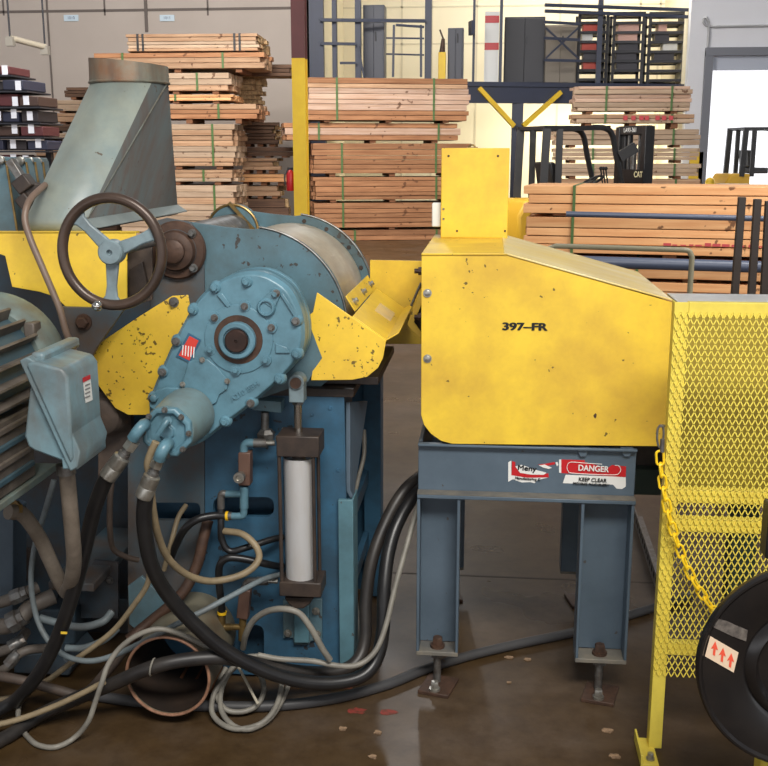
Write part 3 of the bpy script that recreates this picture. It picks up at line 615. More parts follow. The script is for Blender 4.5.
# ================================================================== YELLOW HOOD ON ITS STAND
TY = 3.06; TB = 3.78
st = thing('steel_stand', 'slate-blue steel stand on four bolted feet carrying the yellow hood', 'stand', (U(520, 600, 3.3).x, 3.35, 0))
xa0 = U(418, 470, TY).x; xa1 = U(636, 470, TY).x; zt = U(520, 444.5, TY).z; zl = U(420, 491, TY).z
zt = U(420, 443, TY).z
def apron(y0, s):
    return MB().box((xa0, y0, zl), (xa1, y0+.012, zt)).box((xa0, min(y0, y0-s*.045), zl-.012), (xa1, max(y0+.012, y0-s*.045), zl)).box((xa0, min(y0, y0-s*.02), zt-.008), (xa1, max(y0+.012, y0-s*.02), zt))
ap = apron(TY+.01, 1).build('front_apron', FRAME, st, .002)
apron(TB, -1).build('rear_apron', FRAME, st, .002)
for x in (xa0, xa1-.012): MB().box((x, TY+.022, zl), (x+.012, TB, zt)).build('side_rail', FRAME, st, .002)
MB().box((xa0, TY-.0345, zl+.0005), (xa1, TY+.009, zl+.0025)).build('dusty_ledge', FRAMET, st, smooth=False)
for px in (583, 627):
    p = U(px, 446, TY); MB().prism([U(px-7, 447, TY), U(px+7, 447, TY), U(px+3, 457, TY), U(px-3, 457, TY)], (0, .01, 0)).build('hook_tab', FRAME, st, .002)
def leg(x0, x1, yw, s, zb):     # channel with the web at yw, flanges towards -s*Y
    q = MB(); d = .075
    y0, y1 = sorted((yw, yw - s*d))
    q.box((x0, min(yw, yw+s*.01), zb), (x1, max(yw, yw+s*.01), zl-.012))
    q.box((x0, y0, zb), (x0+.009, y1, zl-.012)); q.box((x1-.009, y0, zb), (x1, y1, zl-.012))
    o = q.build('leg', FRAME, st, .002)
    MB().box((x0, y0, zb-.014), (x1, y1+.0, zb)).build('foot_plate', FRAMET, o, .002)
    cx = (x0+x1)/2; cy = (y0+y1)/2
    MB().hexbolt((cx, cy, zb+.0), (0, 0, 1), .017, .034).build('nut', RUST, o)
    MB().cyl((cx, cy, .012), (cx, cy, zb-.014), .012).rings((cx, cy, zb-.034), (0, 0, 1), [(0, .021), (.02, .021)], 6).build('levelling_rod', STEELD, o)
    a = Matrix.Translation((cx+.005, cy-.02, 0)) @ Matrix.Rotation(-.25 if s > 0 else .2, 4, 'Z')
    MB().box((-.05, -.06, 0), (.05, .06, .012), a).build('floor_pad', RUST, o, .002)
    MB().hexbolt(a @ Vector((0, -.04, .012)), (0, 0, 1), .013, .03).build('anchor_bolt', STEEL, o)
zlb = U(436, 652, TY-.03).z
leg(U(417, 520, TY-.03).x, U(460, 520, TY-.03).x, TY+.045, 1, zlb)
leg(U(590-9, 520, TY-.03).x, U(634, 520, TY-.03).x, TY+.045, 1, zlb)
leg(U(417, 520, TY-.03).x, U(460, 520, TY-.03).x, TB-.045, -1, zlb)
leg(U(590-9, 520, TY-.03).x, U(634, 520, TY-.03).x, TB-.045, -1, zlb)
# torn stickers
ly = TY+.0095
def stk(px, name, m, parent, d=0.0): return MB().prism([U(a, b, ly-d) for a, b in px], (0, .0006, 0)).build(name, m, parent, smooth=False)
zs_ = Zm(500, 450, 5.486)
s1 = stk([zs_(*p) for p in ((45,68),(62,58),(62,130),(160,150),(265,135),(260,152),(205,165),(190,182),(165,176),(120,178),(70,160),(45,175))], 'maker_sticker', WHITE, ap)
stk([zs_(*p) for p in ((66,62),(84,66),(84,95),(130,125),(200,135),(265,128),(268,150),(150,152),(62,138))], 'red_swoosh', REDL, ap, .0008)
stk([zs_(*p) for p in ((84,90),(120,82),(200,110),(255,125),(240,136),(170,135),(110,125))], 'white_field', WHITE, ap, .0016)
stk([zs_(*p) for p in ((208,80),(250,75),(300,66),(303,78),(262,86))], 'red_scrap', REDL, ap, .0008)
stk([zs_(*p) for p in ((212,84),(245,80),(285,98),(268,104),(235,96))], 'white_scrap', WHITE, ap, .0012)
stk([zs_(*p) for p in ((304,68),(316,66),(320,82),(312,90))], 'white_scrap', WHITE, ap, .0008)
def tx(s, zx, zy, hpx, m, parent, w=1, bold=0, rot=0, d=.003): 
    a = zs_(zx, zy); return text(s, K(hpx, a[0], a[1], ly), front(U(a[0], a[1], ly-d), rot), m, parent, bold=bold, sx=w)
tx('Meny', 148, 101, 7.5, BLACKP, ap, 1.15, .0006, -.06)
tx('Manufacturing C', 152, 158, 3.6, BLACKP, ap, 1.05, .0003, -.04)
stk([zs_(*p) for p in ((330,52),(465,56),(465,66),(590,100),(615,82),(692,90),(690,150),(330,126))], 'danger_panel', REDL, ap)
stk([zs_(*p) for p in ((324,52),(336,52),(336,126),(324,124))], 'white_edge', WHITE, ap, .0006)
loop = [zs_(*p) for p in ((560,78),(470,72),(395,66),(374,75),(368,95),(374,115),(395,127),(520,134),(630,136),(655,125),(662,105),(650,86),(630,84))]
MB().tube([U(a, b, ly-.001) for a, b in catmull([(a, b, 0) for a, b in loop], 4) for a, b in [(a, b)]] if False else [U(p.x, p.y, ly-.001) for p in catmull([(a, b, 0) for a, b in loop], 4)], .0011, 6).build('white_outline', WHITE, ap)
tx('DANGER', 512, 103, 8.5, WHITE, ap, .88, .0007, -.03)
stk([zs_(*p) for p in ((360,136),(690,148),(690,200),(670,214),(640,212),(620,190),(345,182))], 'white_panel', WHITE, ap)
tx('KEEP CLEAR', 508, 165, 5.4, BLACKP, ap, .95, .0003, -.03)
tx('MOVING MACHINERY', 500, 189, 3.6, BLACKP, ap, 1.0, .0003, -.03)

HY0 = TY - .008
hd = thing('yellow_hood', 'yellow sheet-metal machine hood marked 397-FR with sloping top on the blue stand', 'machine hood', (U(540, 440, 3.3).x, 3.35, zt))
side = [(421.5, 255), (508, 255), (672, 302), (667.5, 446.5), (452, 444), (441, 441), (431, 434), (424, 425), (421, 415)]
sp = sheet(side, HY0, .006, 'side_panel', YEL, hd, .0015)
sidew = [U(a, b, HY0) for a, b in side]
MB().prism([Vector((p.x, TB-.006, p.z)) for p in sidew], (0, .006, 0)).build('rear_panel', YEL, hd, .0015)
def span(p, q, name, m, th=.005, y0=HY0-.004, y1=TB+.004):
    d = (q-p); n = Vector((-d.z, 0, d.x)).normalized()*th
    A = [Vector((v.x, y0, v.z)) for v in (p, q, q+n, p+n)]; return MB().prism(A, (0, y1-y0, 0)).build(name, m, hd, .0012)
span(sidew[0], sidew[1], 'top_panel', YEL); span(sidew[1]-Vector((.012, 0, -.003)), sidew[2]-Vector((0, 0, -.003)), 'sloping_top', YELTOP)
MB().box((sidew[2].x-.006, HY0+.006, sidew[3].z), (sidew[2].x-.0005, TB-.006, sidew[2].z-.01)).build('end_panel', YEL, hd)
MB().box((sidew[0].x+.06, HY0+.05, zt+.02), (sidew[0].x+.08, TB-.05, sidew[0].z-.02)).build('inner_baffle', DARKC, hd)
for x, y in ((427.5, 293), (427.5, 358.5)):
    c = U(x, y, HY0); MB().rings(c, (0, -1, 0), [(0, .0125), (.003, .0125), (.003, .0095), (.008, .0085), (.009, .006)], 20).build('round_bolt', STEEL, hd); 
c = U(595, 416, HY0); MB().prism([c + Vector((dx*.001, 0, dz*.001)) for dx, dz in ((-2,6),(2,9),(5,4),(4,-3),(1,-8),(-3,-4),(-5,1))], (0, -.0004, 0)).build('rust_spot', RUST, sp, smooth=False)
text('397–FR', K(10.5, 524, 327, HY0), front(U(524.5, 327, HY0-.0012)), BLACKP, sp, bold=.0016, sx=1.38)
# upright box on top
BY = TB - .16
p0 = U(441.5, 148, BY); p1 = U(507.5, 239, BY); zb_ = sidew[0].z + .006
bx = thing('yellow_box', 'tall yellow electrical box standing on the rear of the yellow hood', 'electrical box', ((p0.x+p1.x)/2, BY, zb_))
MB().box((p0.x, BY, zb_), (p1.x, BY+.12, p0.z)).build('enclosure', YEL, bx, .003)
c = U(472, 147, BY+.05); MB().tube([c + Vector((.011*math.cos(a*PI/10), 0, .009*math.sin(a*PI/10)-.002)) for a in range(11)], .003, 8).cyl(c - Vector((.018, 0, .004)), c + Vector((.02, 0, -.004)), .004).build('lifting_eye', BRASS, bx)
for px, py in ((448.5, 156), (498, 156), (457, 231), (505, 231)): MB().rings(U(px, py, BY), (0, -1, 0), [(0, .004), (.003, .003)], 10).build('screw', RUST, bx)
a = U(432, 203, BY+.03); b_ = U(441, 227, BY+.03); MB().box((a.x, BY+.03, b_.z), (p0.x-.0005, BY+.09, a.z)).build('switch_box', WHITE, bx, .004)
for y in (209, 219): MB().rings(U(443.5, y, BY), (0, -1, 0), [(0, .004), (.004, .003)], 10).build('screw', STEELD, bx)
# infeed chute between drum and hood
ch = thing('infeed_chute', 'yellow chute plates between the drum and the left end of the yellow hood', 'chute', (U(398, 345, 3.5).x, 3.5, U(398, 345, 3.5).z))
MB().prism([U(a, b, 3.66) for a, b in ((370, 260), (423, 261), (423, 344), (384, 344), (370, 330))], (0, .006, 0)).build('back_plate', YEL, ch, .001)
MB().prism([U(a, b, 3.32) for a, b in ((407, 324), (418.5, 296), (420.5, 284), (424, 283), (424, 299), (414, 322), (424, 336), (424, 342), (411, 330))], (0, .005, 0)).build('bent_flange', YEL, ch, .001)
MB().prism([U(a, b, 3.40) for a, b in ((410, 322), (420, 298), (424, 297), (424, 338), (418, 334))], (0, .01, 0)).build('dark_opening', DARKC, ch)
for a, b in ((414.5, 271), (414.5, 317)):
    c = U(a, b, 3.3); MB().cyl(c, c + Vector((.03, 0, 0)), .008).rings(c + Vector((.012, 0, 0)), (1, 0, 0), [(0, .014), (.01, .014)], 6).build('bolt', RUST, ch)
MB().tube([U(421, 283, 3.31), U(411, 306, 3.31)], .004, 8).build('bracket_rod', STEELD, ch)

# ================================================================== OUTFEED MACHINE BEHIND THE FENCE, FENCE, CHAIN
om = thing('outfeed_machine', 'yellow-sided outfeed machine with bare aluminium top ledge behind the mesh', 'machine', (U(760, 500, 3.3).x, 3.4, 0))
z3 = U(720, 301.5, 3.12).z; xe = U(674, 350, 3.12).x
MB().box((xe+.012, 3.12, U(720, 492, 3.12).z), (xe+1.2, 3.126, z3-.008)).build('side_sheet', mat('shade_toned_yellow_sheet', srgb(158, 138, 48), .55, dirt=srgb(128, 112, 44), amt=.6, scale=4), om)  # yellow sheet painted darker to carry the shade behind the mesh
MB().box((xe, 3.10, z3-.008), (xe+1.2, 3.30, z3)).build('top_ledge', SILV, om, .002)
MB().box((xe-.08, 3.9, U(650, 495, 3.9).z), (xe+1.2, 4.0, U(650, 470, 3.9).z)).build('green_beam', mat('dark_green_beam', srgb(40, 56, 48), .5), om)
MB().box((xe-.35, 3.96, U(650, 469, 3.96).z), (xe+1.2, 4.06, U(650, 425, 3.96).z)).build('gap_darkener', DARKC, om)  # dark box added only to blacken the gap beside the hood
for x in (xe+.25, xe+1.1): MB().box((x, 3.3, 0), (x+.08, 3.38, z3-.01)).build('leg', mat('dark_green_beam', 0), om)
MB().box((xe+.015, 3.135, z3-.3), (xe+1.2, 3.95, z3-.2)).build('hidden_shade_slab', DARKC, om)  # unseen slab added to cast shade on the floor below
MB().box((xe+.02, 3.13, U(720, 492, 3.12).z), (xe+1.2, 3.3, U(720, 492, 3.12).z+.03)).build('lower_rail', YELF, om)

FY = 2.75
fn = thing('mesh_fence', 'yellow expanded-metal safety fence with angle post and bolted foot', 'fence', (U(648, 735, FY).x, FY, 0))
xp = U(662, 520, FY).x; zf = U(700, 302.5, FY).z; zm = U(690, 677, FY).z; xf1 = xp + .62
MB().box((xp, FY, 0.006), (xp+.036, FY+.005, zf)).box((xp, FY+.005, 0.006), (xp+.005, FY+.04, zf)).build('post', YELF, fn, .001)
MB().box((xf1-.036, FY, 0.006), (xf1, FY+.005, zf)).build('post', YELF, fn, .001)
def zat(py): return U(690, py, FY).z
for t, b_ in ((302.5, 317), (490, 503), (519, 532), (644, 656)):
    MB().box((xp+.037, FY+.001, zat(b_)), (xf1-.037, FY+.006, zat(t))).box((xp+.037, FY+.006, zat(t)-.004), (xf1-.037, FY+.03, zat(t))).build('rail', YELF, fn, .001)
q = MB(); pw = .0165; ph = .033; y0 = FY-.0035
nc = int((xf1-xp)/pw); nr = int((zf-zm)/ph)
for r in range(nr*2):
    z0 = zm + r*ph/2; z1 = z0 + ph/2
    for c in range(nc+1):
        xa = xp + c*pw; 
        for s in (-1, 1):
            xA = xa + (0 if r % 2 == 0 else pw/2); xB = xA + s*pw/2
            if xB < xp-.001 or xB > xf1 or xA > xf1: continue
            A = Vector((xA, y0, z0)); B = Vector((xB, y0, z1))
            q.bar(A, B, .0026, .0026, up=(0, 1, 0))
q.build('expanded_mesh', mat('yellow_mesh_paint', srgb(242, 222, 92), .45, dirt=srgb(210, 186, 72), amt=.4, scale=12), fn, smooth=False)
fx = U(646, 725, FY-.02).x
ft = MB().box((fx-.02, FY-.09, 0), (fx+.03, FY+.05, .008)).box((fx-.02, FY-.09, .008), (fx-.014, FY+.05, .035)).build('foot', YELF, fn, .001)
MB().hexbolt((fx+.01, FY-.06, .008), (0, 0, 1), .009, .02).build('anchor_bolt', STEEL, ft)
# chain
cn = thing('safety_chain', 'yellow plastic chain hooked on the fence post and drooping to the black reel', 'chain', U(660, 470, 2.71))
cpts = catmull([U(a, b, 2.715) for a, b in ((659.5, 450), (661, 470), (664, 492), (670, 520), (679, 548), (692, 578), (706, 600), (722, 620))], 30)
cum = [0]
for a, b in zip(cpts, cpts[1:]): cum.append(cum[-1] + (b-a).length)
def at(d):
    for i in range(1, len(cum)):
        if cum[i] >= d: 
            t = (d-cum[i-1])/(cum[i]-cum[i-1]); return cpts[i-1].lerp(cpts[i], t)
    return cpts[-1]
LL = .044; n = int(cum[-1]/(LL*.76))
CHY = mat('chain_yellow_plastic', srgb(244, 204, 36), .35)
for i in range(n):
    a = at(i*LL*.76); b_ = at(i*LL*.76+LL); d = (b_-a).normalized(); c = (a+b_)/2
    v = Vector((0, 1, 0)); s1_ = d.cross(v).normalized(); s_ = (s1_ if i % 2 == 0 else (s1_*.35 + v*.94)).normalized()
    hl = LL/2-.011; P = []
    for k in range(9): t = -PI/2 + PI*k/8; P.append(c + d*(hl + .0085*math.cos(t)) + s_*.0095*math.sin(t))
    for k in range(9): t = PI/2 + PI*k/8; P.append(c + d*(-hl + .0085*math.cos(t)) + s_*.0095*math.sin(t))
    MB().tube(P, .0034, 8, closed=True).build('link', CHY, cn)
P = [U(a, b, 2.715) for a, b in ((657.5, 430), (660, 425.5), (663, 427), (663.5, 436), (661.5, 446), (658.5, 446), (657, 438))]
Pc = catmull([P[-1]] + P + [P[0]], 5)[5:-5]
MB().tube(Pc, .003, 8, closed=True).build('snap_hook', STEELD, cn); MB().cyl(U(662.6, 439, 2.713), U(662, 452, 2.713), .006).build('hook_sleeve', STEELD, cn)
MB().cyl(U(661, 426, 2.712), U(664, 426, FY+.002) , .004).build('hook_peg', STEELD, cn)

# black reel
BYR = 2.25
cc = U(807, 668, BYR); rr_ = K(108.5, 807, 668, BYR); axr = Vector((.02, -1, .03)).normalized()
re = thing('black_reel', 'glossy black round reel with an arrow sticker on a yellow base at the lower right', 'reel', (cc.x, BYR+.15, 0))
fl = MB().rings(cc, axr, [(-.03, rr_*.4), (-.02, rr_*.97), (-.012, rr_), (.004, rr_), (.010, rr_*.985), (.010, rr_*.965), (.003, rr_*.94), (.001, rr_*.6), (-.004, rr_*.56), (.006, rr_*.52), (.010, rr_*.47), (-.012, rr_*.42), (-.014, rr_*.16), (.01, rr_*.15), (.012, rr_*.05)], 96).build('flange', BLKPL, re)
MB().rings(cc, axr, [(-.26, rr_*.97), (-.255, rr_*.99), (-.245, rr_*.99), (-.24, rr_*.97)], 8).build('x', BLKPL, re) if False else None
MB().rings(cc, axr, [(-.14, rr_*.5), (-.03, rr_*.5)], 48).build('drum', BLKPL, re)
MB().box((cc.x-.04, BYR+.15, .012), (cc.x+.04, BYR+.21, cc.z+.06)).build('pedestal', YELF, re, .004)
g_ = G(737, 760); MB().box((g_.x, BYR+.02, 0), (cc.x+.3, BYR+.42, .012)).build('base_plate', YELF, re, .002)
MB().box((U(764.5, 540, BYR+.12).x, BYR+.1, U(770, 560, BYR+.1).z), (U(764.5, 540, BYR+.12).x+.09, BYR+.16, U(770, 506, BYR+.1).z)).bar(cc + Vector((-.01, .18, .1)), cc + Vector((-.01, .13, .30)), .03).build('brake_box', FLB, re, .006)
def onface(px, py, e=.0015):      # point on the reel's front face
    d = ray(px, py); P0 = cc + axr*(.0025+e); return CO + d*((P0-CO).dot(axr)/d.dot(axr))
zr = Zm(690, 480, 2.679)
MB().prism([onface(*zr(*p)) for p in ((54,418),(130,462),(117,516),(40,472))], axr*.0005).build('arrow_sticker', CREAM, re, smooth=False)
for ax_, ay_ in ((65, 450), (86, 467), (108, 482)):
    MB().prism([onface(*zr(ax_+a, ay_+b), .0026) for a, b in ((-4,18),(-2,0),(-9,2),(3,-18),(10,6),(4,3),(2,21))], axr*.0005).build('orange_arrow', ORANGE, re, smooth=False)
MB().prism([onface(*zr(*p)) for p in ((68,370),(100,378),(125,390),(155,402),(150,432),(112,418),(62,394))], axr*.0005).build('scuffed_label', mat('scuffed_grey_label', srgb(74, 68, 64), .5, dirt=srgb(120, 112, 104), amt=.8, scale=60), re, smooth=False)
# perforated rail on the floor behind the stand
a = G(657, 592); b_ = G(633, 517)
pr = MB().bar(a + Vector((0, 0, .03)), b_ + Vector((0, 0, .03)), .006, .06, up=(0, 0, 1)).bar(a + Vector((.02, 0, .003)), b_ + Vector((.02, 0, .003)), .045, .006).build('perforated_rail', STEELD)
tag(pr, 'grey perforated angle rail lying on the floor between stand and mesh fence', 'rail')
n = 14
for i in range(n):
    c = a.lerp(b_, (i+.5)/n) + Vector((-.0033, 0, .034)); d = (b_-a).normalized()
    MB().bar(c - d*.014, c + d*.014, .0012, .022).build('slot', BLACKISH and mat('dark_slot', srgb(20, 20, 20), .8), pr, smooth=False)
# ================================================================== PLANING MACHINE
PY0 = 3.05; PY1 = 3.80
mc = thing('planing_machine', 'blue woodworking machine with large gearbox, steel drum, handwheel and yellow guards', 'machine', (U(240, 690, 3.3).x, 3.4, 0))
def px3(L, y): return [U(a, b, y) for a, b in L]
def part(L, y, th, name, m, parent=None, bevel=.0015): return MB().prism(px3(L, y), (0, th, 0)).build(name, m, parent or mc, bevel)
# --- base
xr_ = U(344, 450, PY0).x; xl_ = U(128, 560, PY0).x
def clampz(L, y): return [Vector((p.x, p.y, max(p.z, .012))) for p in px3(L, y)]
bp_ = MB().prism(clampz([(205, 385), (344, 395), (346, 500), (340, 500), (340, 692), (150, 690), (150, 640), (205, 560)], PY0), (0, .02, 0)).build('front_plate', BLUED, mc)
def slot(L): return MB().prism([p - Vector((0, .05, 0)) for p in px3(L, PY0)], (0, .12, 0))
def rrect(x0, y0, x1, y1, r): return arcpx(x1-r, y0+r, r, -90, 0, 5) + arcpx(x1-r, y1-r, r, 0, 90, 5) + arcpx(x0+r, y1-r, r, 90, 180, 5) + arcpx(x0+r, y0+r, r, 180, 270, 5)
carve(bp_, [slot(rrect(213, 497, 274, 517, 8)), slot(rrect(238, 625, 264, 662, 8))])
sp_ = MB().prism(clampz([(128, 440), (204.5, 385), (204.5, 560), (149.5, 640), (128, 640)], PY0+.004), (0, .02, 0)).build('stained_plate', BLUEBR, mc)
carve(sp_, [slot(rrect(152, 503, 200, 521, 6))])
fp = [U(338, 500, PY0-.02), U(353, 500, PY0-.02)]
MB().box((fp[0].x, PY0-.02, .012), (fp[1].x, PY0-.003, fp[0].z)).box((fp[1].x-.006, PY0-.003, .012), (fp[1].x, PY0+.09, fp[0].z)).build('corner_post', BLUEL, mc, .002)
MB().box((xl_, PY0+.1, .012), (xr_-.02, PY0+.112, U(300, 400, PY0).z)).build('inner_plate', BLUED, mc)
MB().box((xl_-.7, PY1, .012), (xr_+.03, PY1+.02, U(300, 330, PY0).z)).build('rear_plate', BLUED, mc)
MB().box((xr_-.006, PY0+.022, U(344, 500, PY0).z), (xr_, PY0+.2, U(344, 396, PY0).z)).build('side_flange', BLUED, mc)
MB().prism([U(346, 402, PY0+.03), U(364, 401, PY0+.26), U(362, 412, PY0+.26), U(350, 498, PY0+.03), U(346, 490, PY0+.03)], (.012, 0, 0)).build('gusset', FRAME, mc, .001)
for z in (.22, .46): MB().box((xr_-.02, PY0+.1, z), (xr_, PY1, z+.05)).build('side_rail', BLUED, mc)
a = U(363, 400, PY1-.12); b_ = U(380, 400, PY1-.12)
MB().box((a.x, PY1-.1, .012), (b_.x, PY1-.002, U(370, 380, PY1-.12).z)).build('rear_post', BLUED, mc, .002)
MB().box((xr_-.1, PY1-.04, .012), (xr_+.01, PY1-.003, U(350, 330, PY1).z)).build('rear_web', BLUED, mc, .002)
MB().box((xl_-.2, PY0-.004, U(300, 396, PY0).z), (U(354, 390, PY0).x, PY1-.1, U(300, 388, PY0).z)).build('bed_plate', DARKC, mc, .002)
MB().box((U(300, 380, PY0+.05).x, PY0+.06, U(300, 388, PY0).z+.001), (U(378, 380, PY0+.05).x, PY1-.15, U(300, 380, PY0).z)).build('table_block', DARKC, mc, .002)
a = U(285, 690, PY0-.02); b_ = U(353, 690, PY0-.02); MB().box((a.x, PY0-.04, 0), (b_.x, PY0+.06, .0115)).build('shim', mat('rust_orange_shim', srgb(150, 92, 64), .7, dirt=srgb(90, 60, 48), amt=.7), mc)
MB().box((xl_-.75, 3.5, .012), (U(150, 300, 3.5).x, 3.52, U(100, 242, 3.5).z)).build('recess_plate', BLUEK, mc)
for px, py in ((330, 408), (312, 414), (338, 470), (300, 480)): MB().rings(U(px, py, PY0), (0, -1, 0), [(0, .006), (.004, .005)], 10).build('rivet', BLUED, mc)
# --- side plates and drum
C1 = (250, 325); 
ratio = PY0+.03
SY = PY0 + .03
front_arc = arcpx(C1[0], C1[1], 97.5, -83, 18, 22)
plate = [(150, 226), (158, 221), (186, 221.5), (225, 227), (252, 229.5)] + front_arc + [(338, 372), (310, 396), (200, 396), (172, 340), (150, 330)]
part(plate, SY, .012, 'side_plate', BLUE)
off = [U(a, b, SY) for a, b in plate]
MB().prism([Vector((p.x, PY1-.02, p.z)) for p in off], (0, .012, 0)).build('side_plate', BLUE, mc, .0015)
# rim strips of the plates catch the light
cx1 = U(C1[0], C1[1], SY); Rp = K(97.5, C1[0], C1[1], SY)
for y in (SY-.001, PY1-.021):
    MB().tube([Vector((cx1.x + (Rp+.001)*math.cos(math.radians(a)), y, cx1.z - (Rp+.001)*math.sin(math.radians(a)))) for a in range(-83, 16, 4)], .0032, 8).build('plate_edge', STEELD, mc)
for a in (-80, -62, -40, -22, -4):
    t = math.radians(a); MB().rings((cx1.x + (Rp-.022)*math.cos(t), PY1-.02, cx1.z-(Rp-.022)*math.sin(t)), (0, -1, 0), [(0, .008), (.003, .007)], 12).build('hole_plug', DARKC, mc)
MB().rings((cx1.x, SY+.013, cx1.z), (0, 1, 0), [(0, Rp*.89), (PY1-.022-SY-.013, Rp*.89)], 96).build('drum', DRUM, mc)
# --- second roller with bearing housings
def bearing(c, y, sgn, r, mats):
    b = MB().rings(c, (0, -sgn, 0), [(0, r), (.012, r), (.018, r*.94), (.02, r*.72), (.026, r*.7), (.04, r*.64), (.044, r*.5), (.046, r*.42)], 40).build('bearing_housing', mats, mc)
    MB().rings(Vector(c) - Vector((0, sgn*.03, 0)), (0, -sgn, 0), [(0, r*.4), (.028, r*.4), (.032, r*.34)], 28).build('shaft_end', RUST, b)
    for k in range(4):
        t = PI*(.25 + .5*k) ; p = Vector(c) + Vector((r*.83*math.cos(t), -sgn*.018, r*.83*math.sin(t))); MB().hexbolt(p, (0, -sgn, 0), r*.11, .02).build('bolt', STEELD, b)
    MB().tube([Vector(c) + Vector((r*.66*math.cos(2*PI*k/40), -sgn*.022, r*.66*math.sin(2*PI*k/40))) for k in range(40)], .005, 8, closed=True).build('grease_ring', BLUEBR, b)
part([(150, 222), (166, 218), (190, 222), (203, 240), (205, 330), (185, 345), (150, 330)], SY-.014, .013, 'bearing_plate', BLUEBR)
bc = U(178, 250, SY-.015); rb = K(29, 178, 250, SY)
bearing(bc, SY, 1, rb, RUST)
bc2 = Vector((bc.x, PY1+.0, bc.z+.01)); bb = MB().rings(bc2, (0, 1, 0), [(-.05, rb*1.08), (0, rb*1.08), (.02, rb*1.0), (.03, rb*.6)], 40).build('rear_bearing', BLUE, mc)
MB().tube([bc2 + Vector((rb*1.06*math.cos(2*PI*k/40), -.05, rb*1.06*math.sin(2*PI*k/40))) for k in range(40)], .005, 8, closed=True).build('edge_ring', BRASS, bb)
MB().bar(bc2 + Vector((-rb*.1, -.06, rb*1.15)), bc2 + Vector((rb*.95, -.06, -.0)), .012, .01, up=(0, 1, 0)).build('cross_strip', BRASS, bb)
MB().rings((bc.x, SY+.013, bc.z), (0, 1, 0), [(0, rb*.8), (PY1-SY-.04, rb*.8)], 40).build('feed_roller', STEELD, mc)
# --- gearbox
GY = 2.82; GB = 2.955
zg = Zm(150, 180, 3.064)
out = [zg(*p) for p in ((30,590),(75,490),(130,390),(160,350),(200,316),(245,292),(297,280),(345,283),(385,300),(425,330),(452,375),(470,430),(473,490),(460,540),(430,580),(397,615),(310,690),(232,748),(165,800),(110,820),(60,810),(20,780),(0,730),(0,670))]
out3 = [p for p in catmull([(a, b, 0) for a, b in out] + [(out[0][0], out[0][1], 0)], 3)][:-1]
op = [(p.x, p.y) for p in out3]
gcx, gcy = 215, 355
def inset(k): return [(gcx + (a-gcx)*k, gcy + (b-gcy)*k) for a, b in op]
gb = MB().hexa(px3(op, GY+.02), [Vector((p.x, GB, p.z)) for p in px3(op, GY+.02)]).build('gearbox', BLUEG, mc, .004)
MB().hexa([p for p in px3(inset(.955), GY)], [Vector((p.x, GY+.0195, p.z)) for p in px3(inset(1.0), GY)]).build('cover', BLUEG, gb, .003)
MB().hexa([Vector((p.x, GY+.065, p.z)) for p in px3(inset(1.0), GY+.02)], [Vector((p.x, GY+.078, p.z)) for p in px3(inset(1.0), GY+.02)]).build('joint_flange', BLUEG, gb, .002)
MB().hexa([Vector((p.x, GY+.105, p.z)) for p in px3(inset(1.005), GY+.02)], [Vector((p.x, GY+.13, p.z)) for p in px3(inset(1.005), GY+.02)]).build('rear_flange', BLUEG, gb, .002)
for x, y in ((200,330),(297,312),(385,348),(448,432),(450,533),(397,610),(310,683),(230,740),(40,588),(82,494),(132,398),(10,668)):
    c = U(*zg(x, y), GY); 
    MB().rings(c + Vector((0, .012, 0)), (0, -1, 0), [(0, .019), (.014, .016), (.018, .013)], 16).build('boss', BLUEG, gb)
    MB().hexbolt(c + Vector((0, -.006, 0)), (0, -1, 0), .0088, .012).build('bolt', BLUEG if random.random() < .6 else STEELD, gb)
sc_ = U(*zg(272, 488), GY); ax = (0, -1, 0)
k1 = K(1/3.064, 240, 340, GY)
MB().rings(sc_ + Vector((0, .004, 0)), ax, [(0, 108*k1), (.008, 106*k1), (.010, 80*k1)], 48).build('bearing_cover', BLUEG, gb, .001)
MB().rings(sc_ + Vector((0, -.004, 0)), ax, [(0, 77*k1), (.004, 75*k1), (.004, 60*k1)], 48).build('grease_seal', RUST, gb)
MB().rings(sc_, ax, [(0, 57*k1), (.026, 57*k1), (.03, 53*k1), (.03, 42*k1), (.022, 40*k1)], 48).build('hub_collar', BLUEG, gb)
sh = MB().rings(sc_, ax, [(0, 36*k1), (.032, 36*k1), (.036, 32*k1), (.036, 5*k1), (.032, 3*k1)], 40).build('output_shaft', mat('dark_rust_shaft', srgb(66, 46, 38), .4, dirt=srgb(40, 30, 26), amt=.7, scale=20, metal=.4), gb)
for x, y in ((290,387),(198,422),(185,520),(263,583),(355,552),(372,452)):
    c = U(*zg(x, y), GY-.006); MB().rings(c + Vector((0, .012, 0)), ax, [(0, .017), (.014, .015)], 16).build('boss', BLUEG, gb); MB().hexbolt(c + Vector((0, -.002, 0)), ax, .0078, .011).build('bolt', BLUEG if x % 2 else STEELD, gb)
c = U(*zg(357, 390), GY-.002); 
MB().rings(c, ax, [(-.004, 29*k1), (.008, 28*k1), (.012, 24*k1), (.012, 20*k1), (.004, 18*k1), (.004, .001)], 28).build('port_plug', BLUEG, gb)
MB().prism([U(*zg(*p), GY-.002) for p in ((340,368),(378,336),(400,352),(380,398))], (0, -.006, 0)).build('plug_lug', BLUEG, gb, .002); MB().hexbolt(U(*zg(387,347), GY-.008), ax, .008, .01).build('bolt', STEELD, gb)
for L in (((205,352),(222,345),(250,385),(238,392)), ((385,500),(420,512),(430,530),(385,530)), ((398,350),(408,345),(455,415),(445,425))):
    MB().prism([U(*zg(*p), GY-.001) for p in L], (0, -.005, 0)).build('rib', BLUEG, gb, .002)
cvp = [zg(*p) for p in ((120,555),(160,548),(178,548),(205,570),(240,612),(238,640),(215,655),(205,680),(180,694),(150,670),(98,628))]
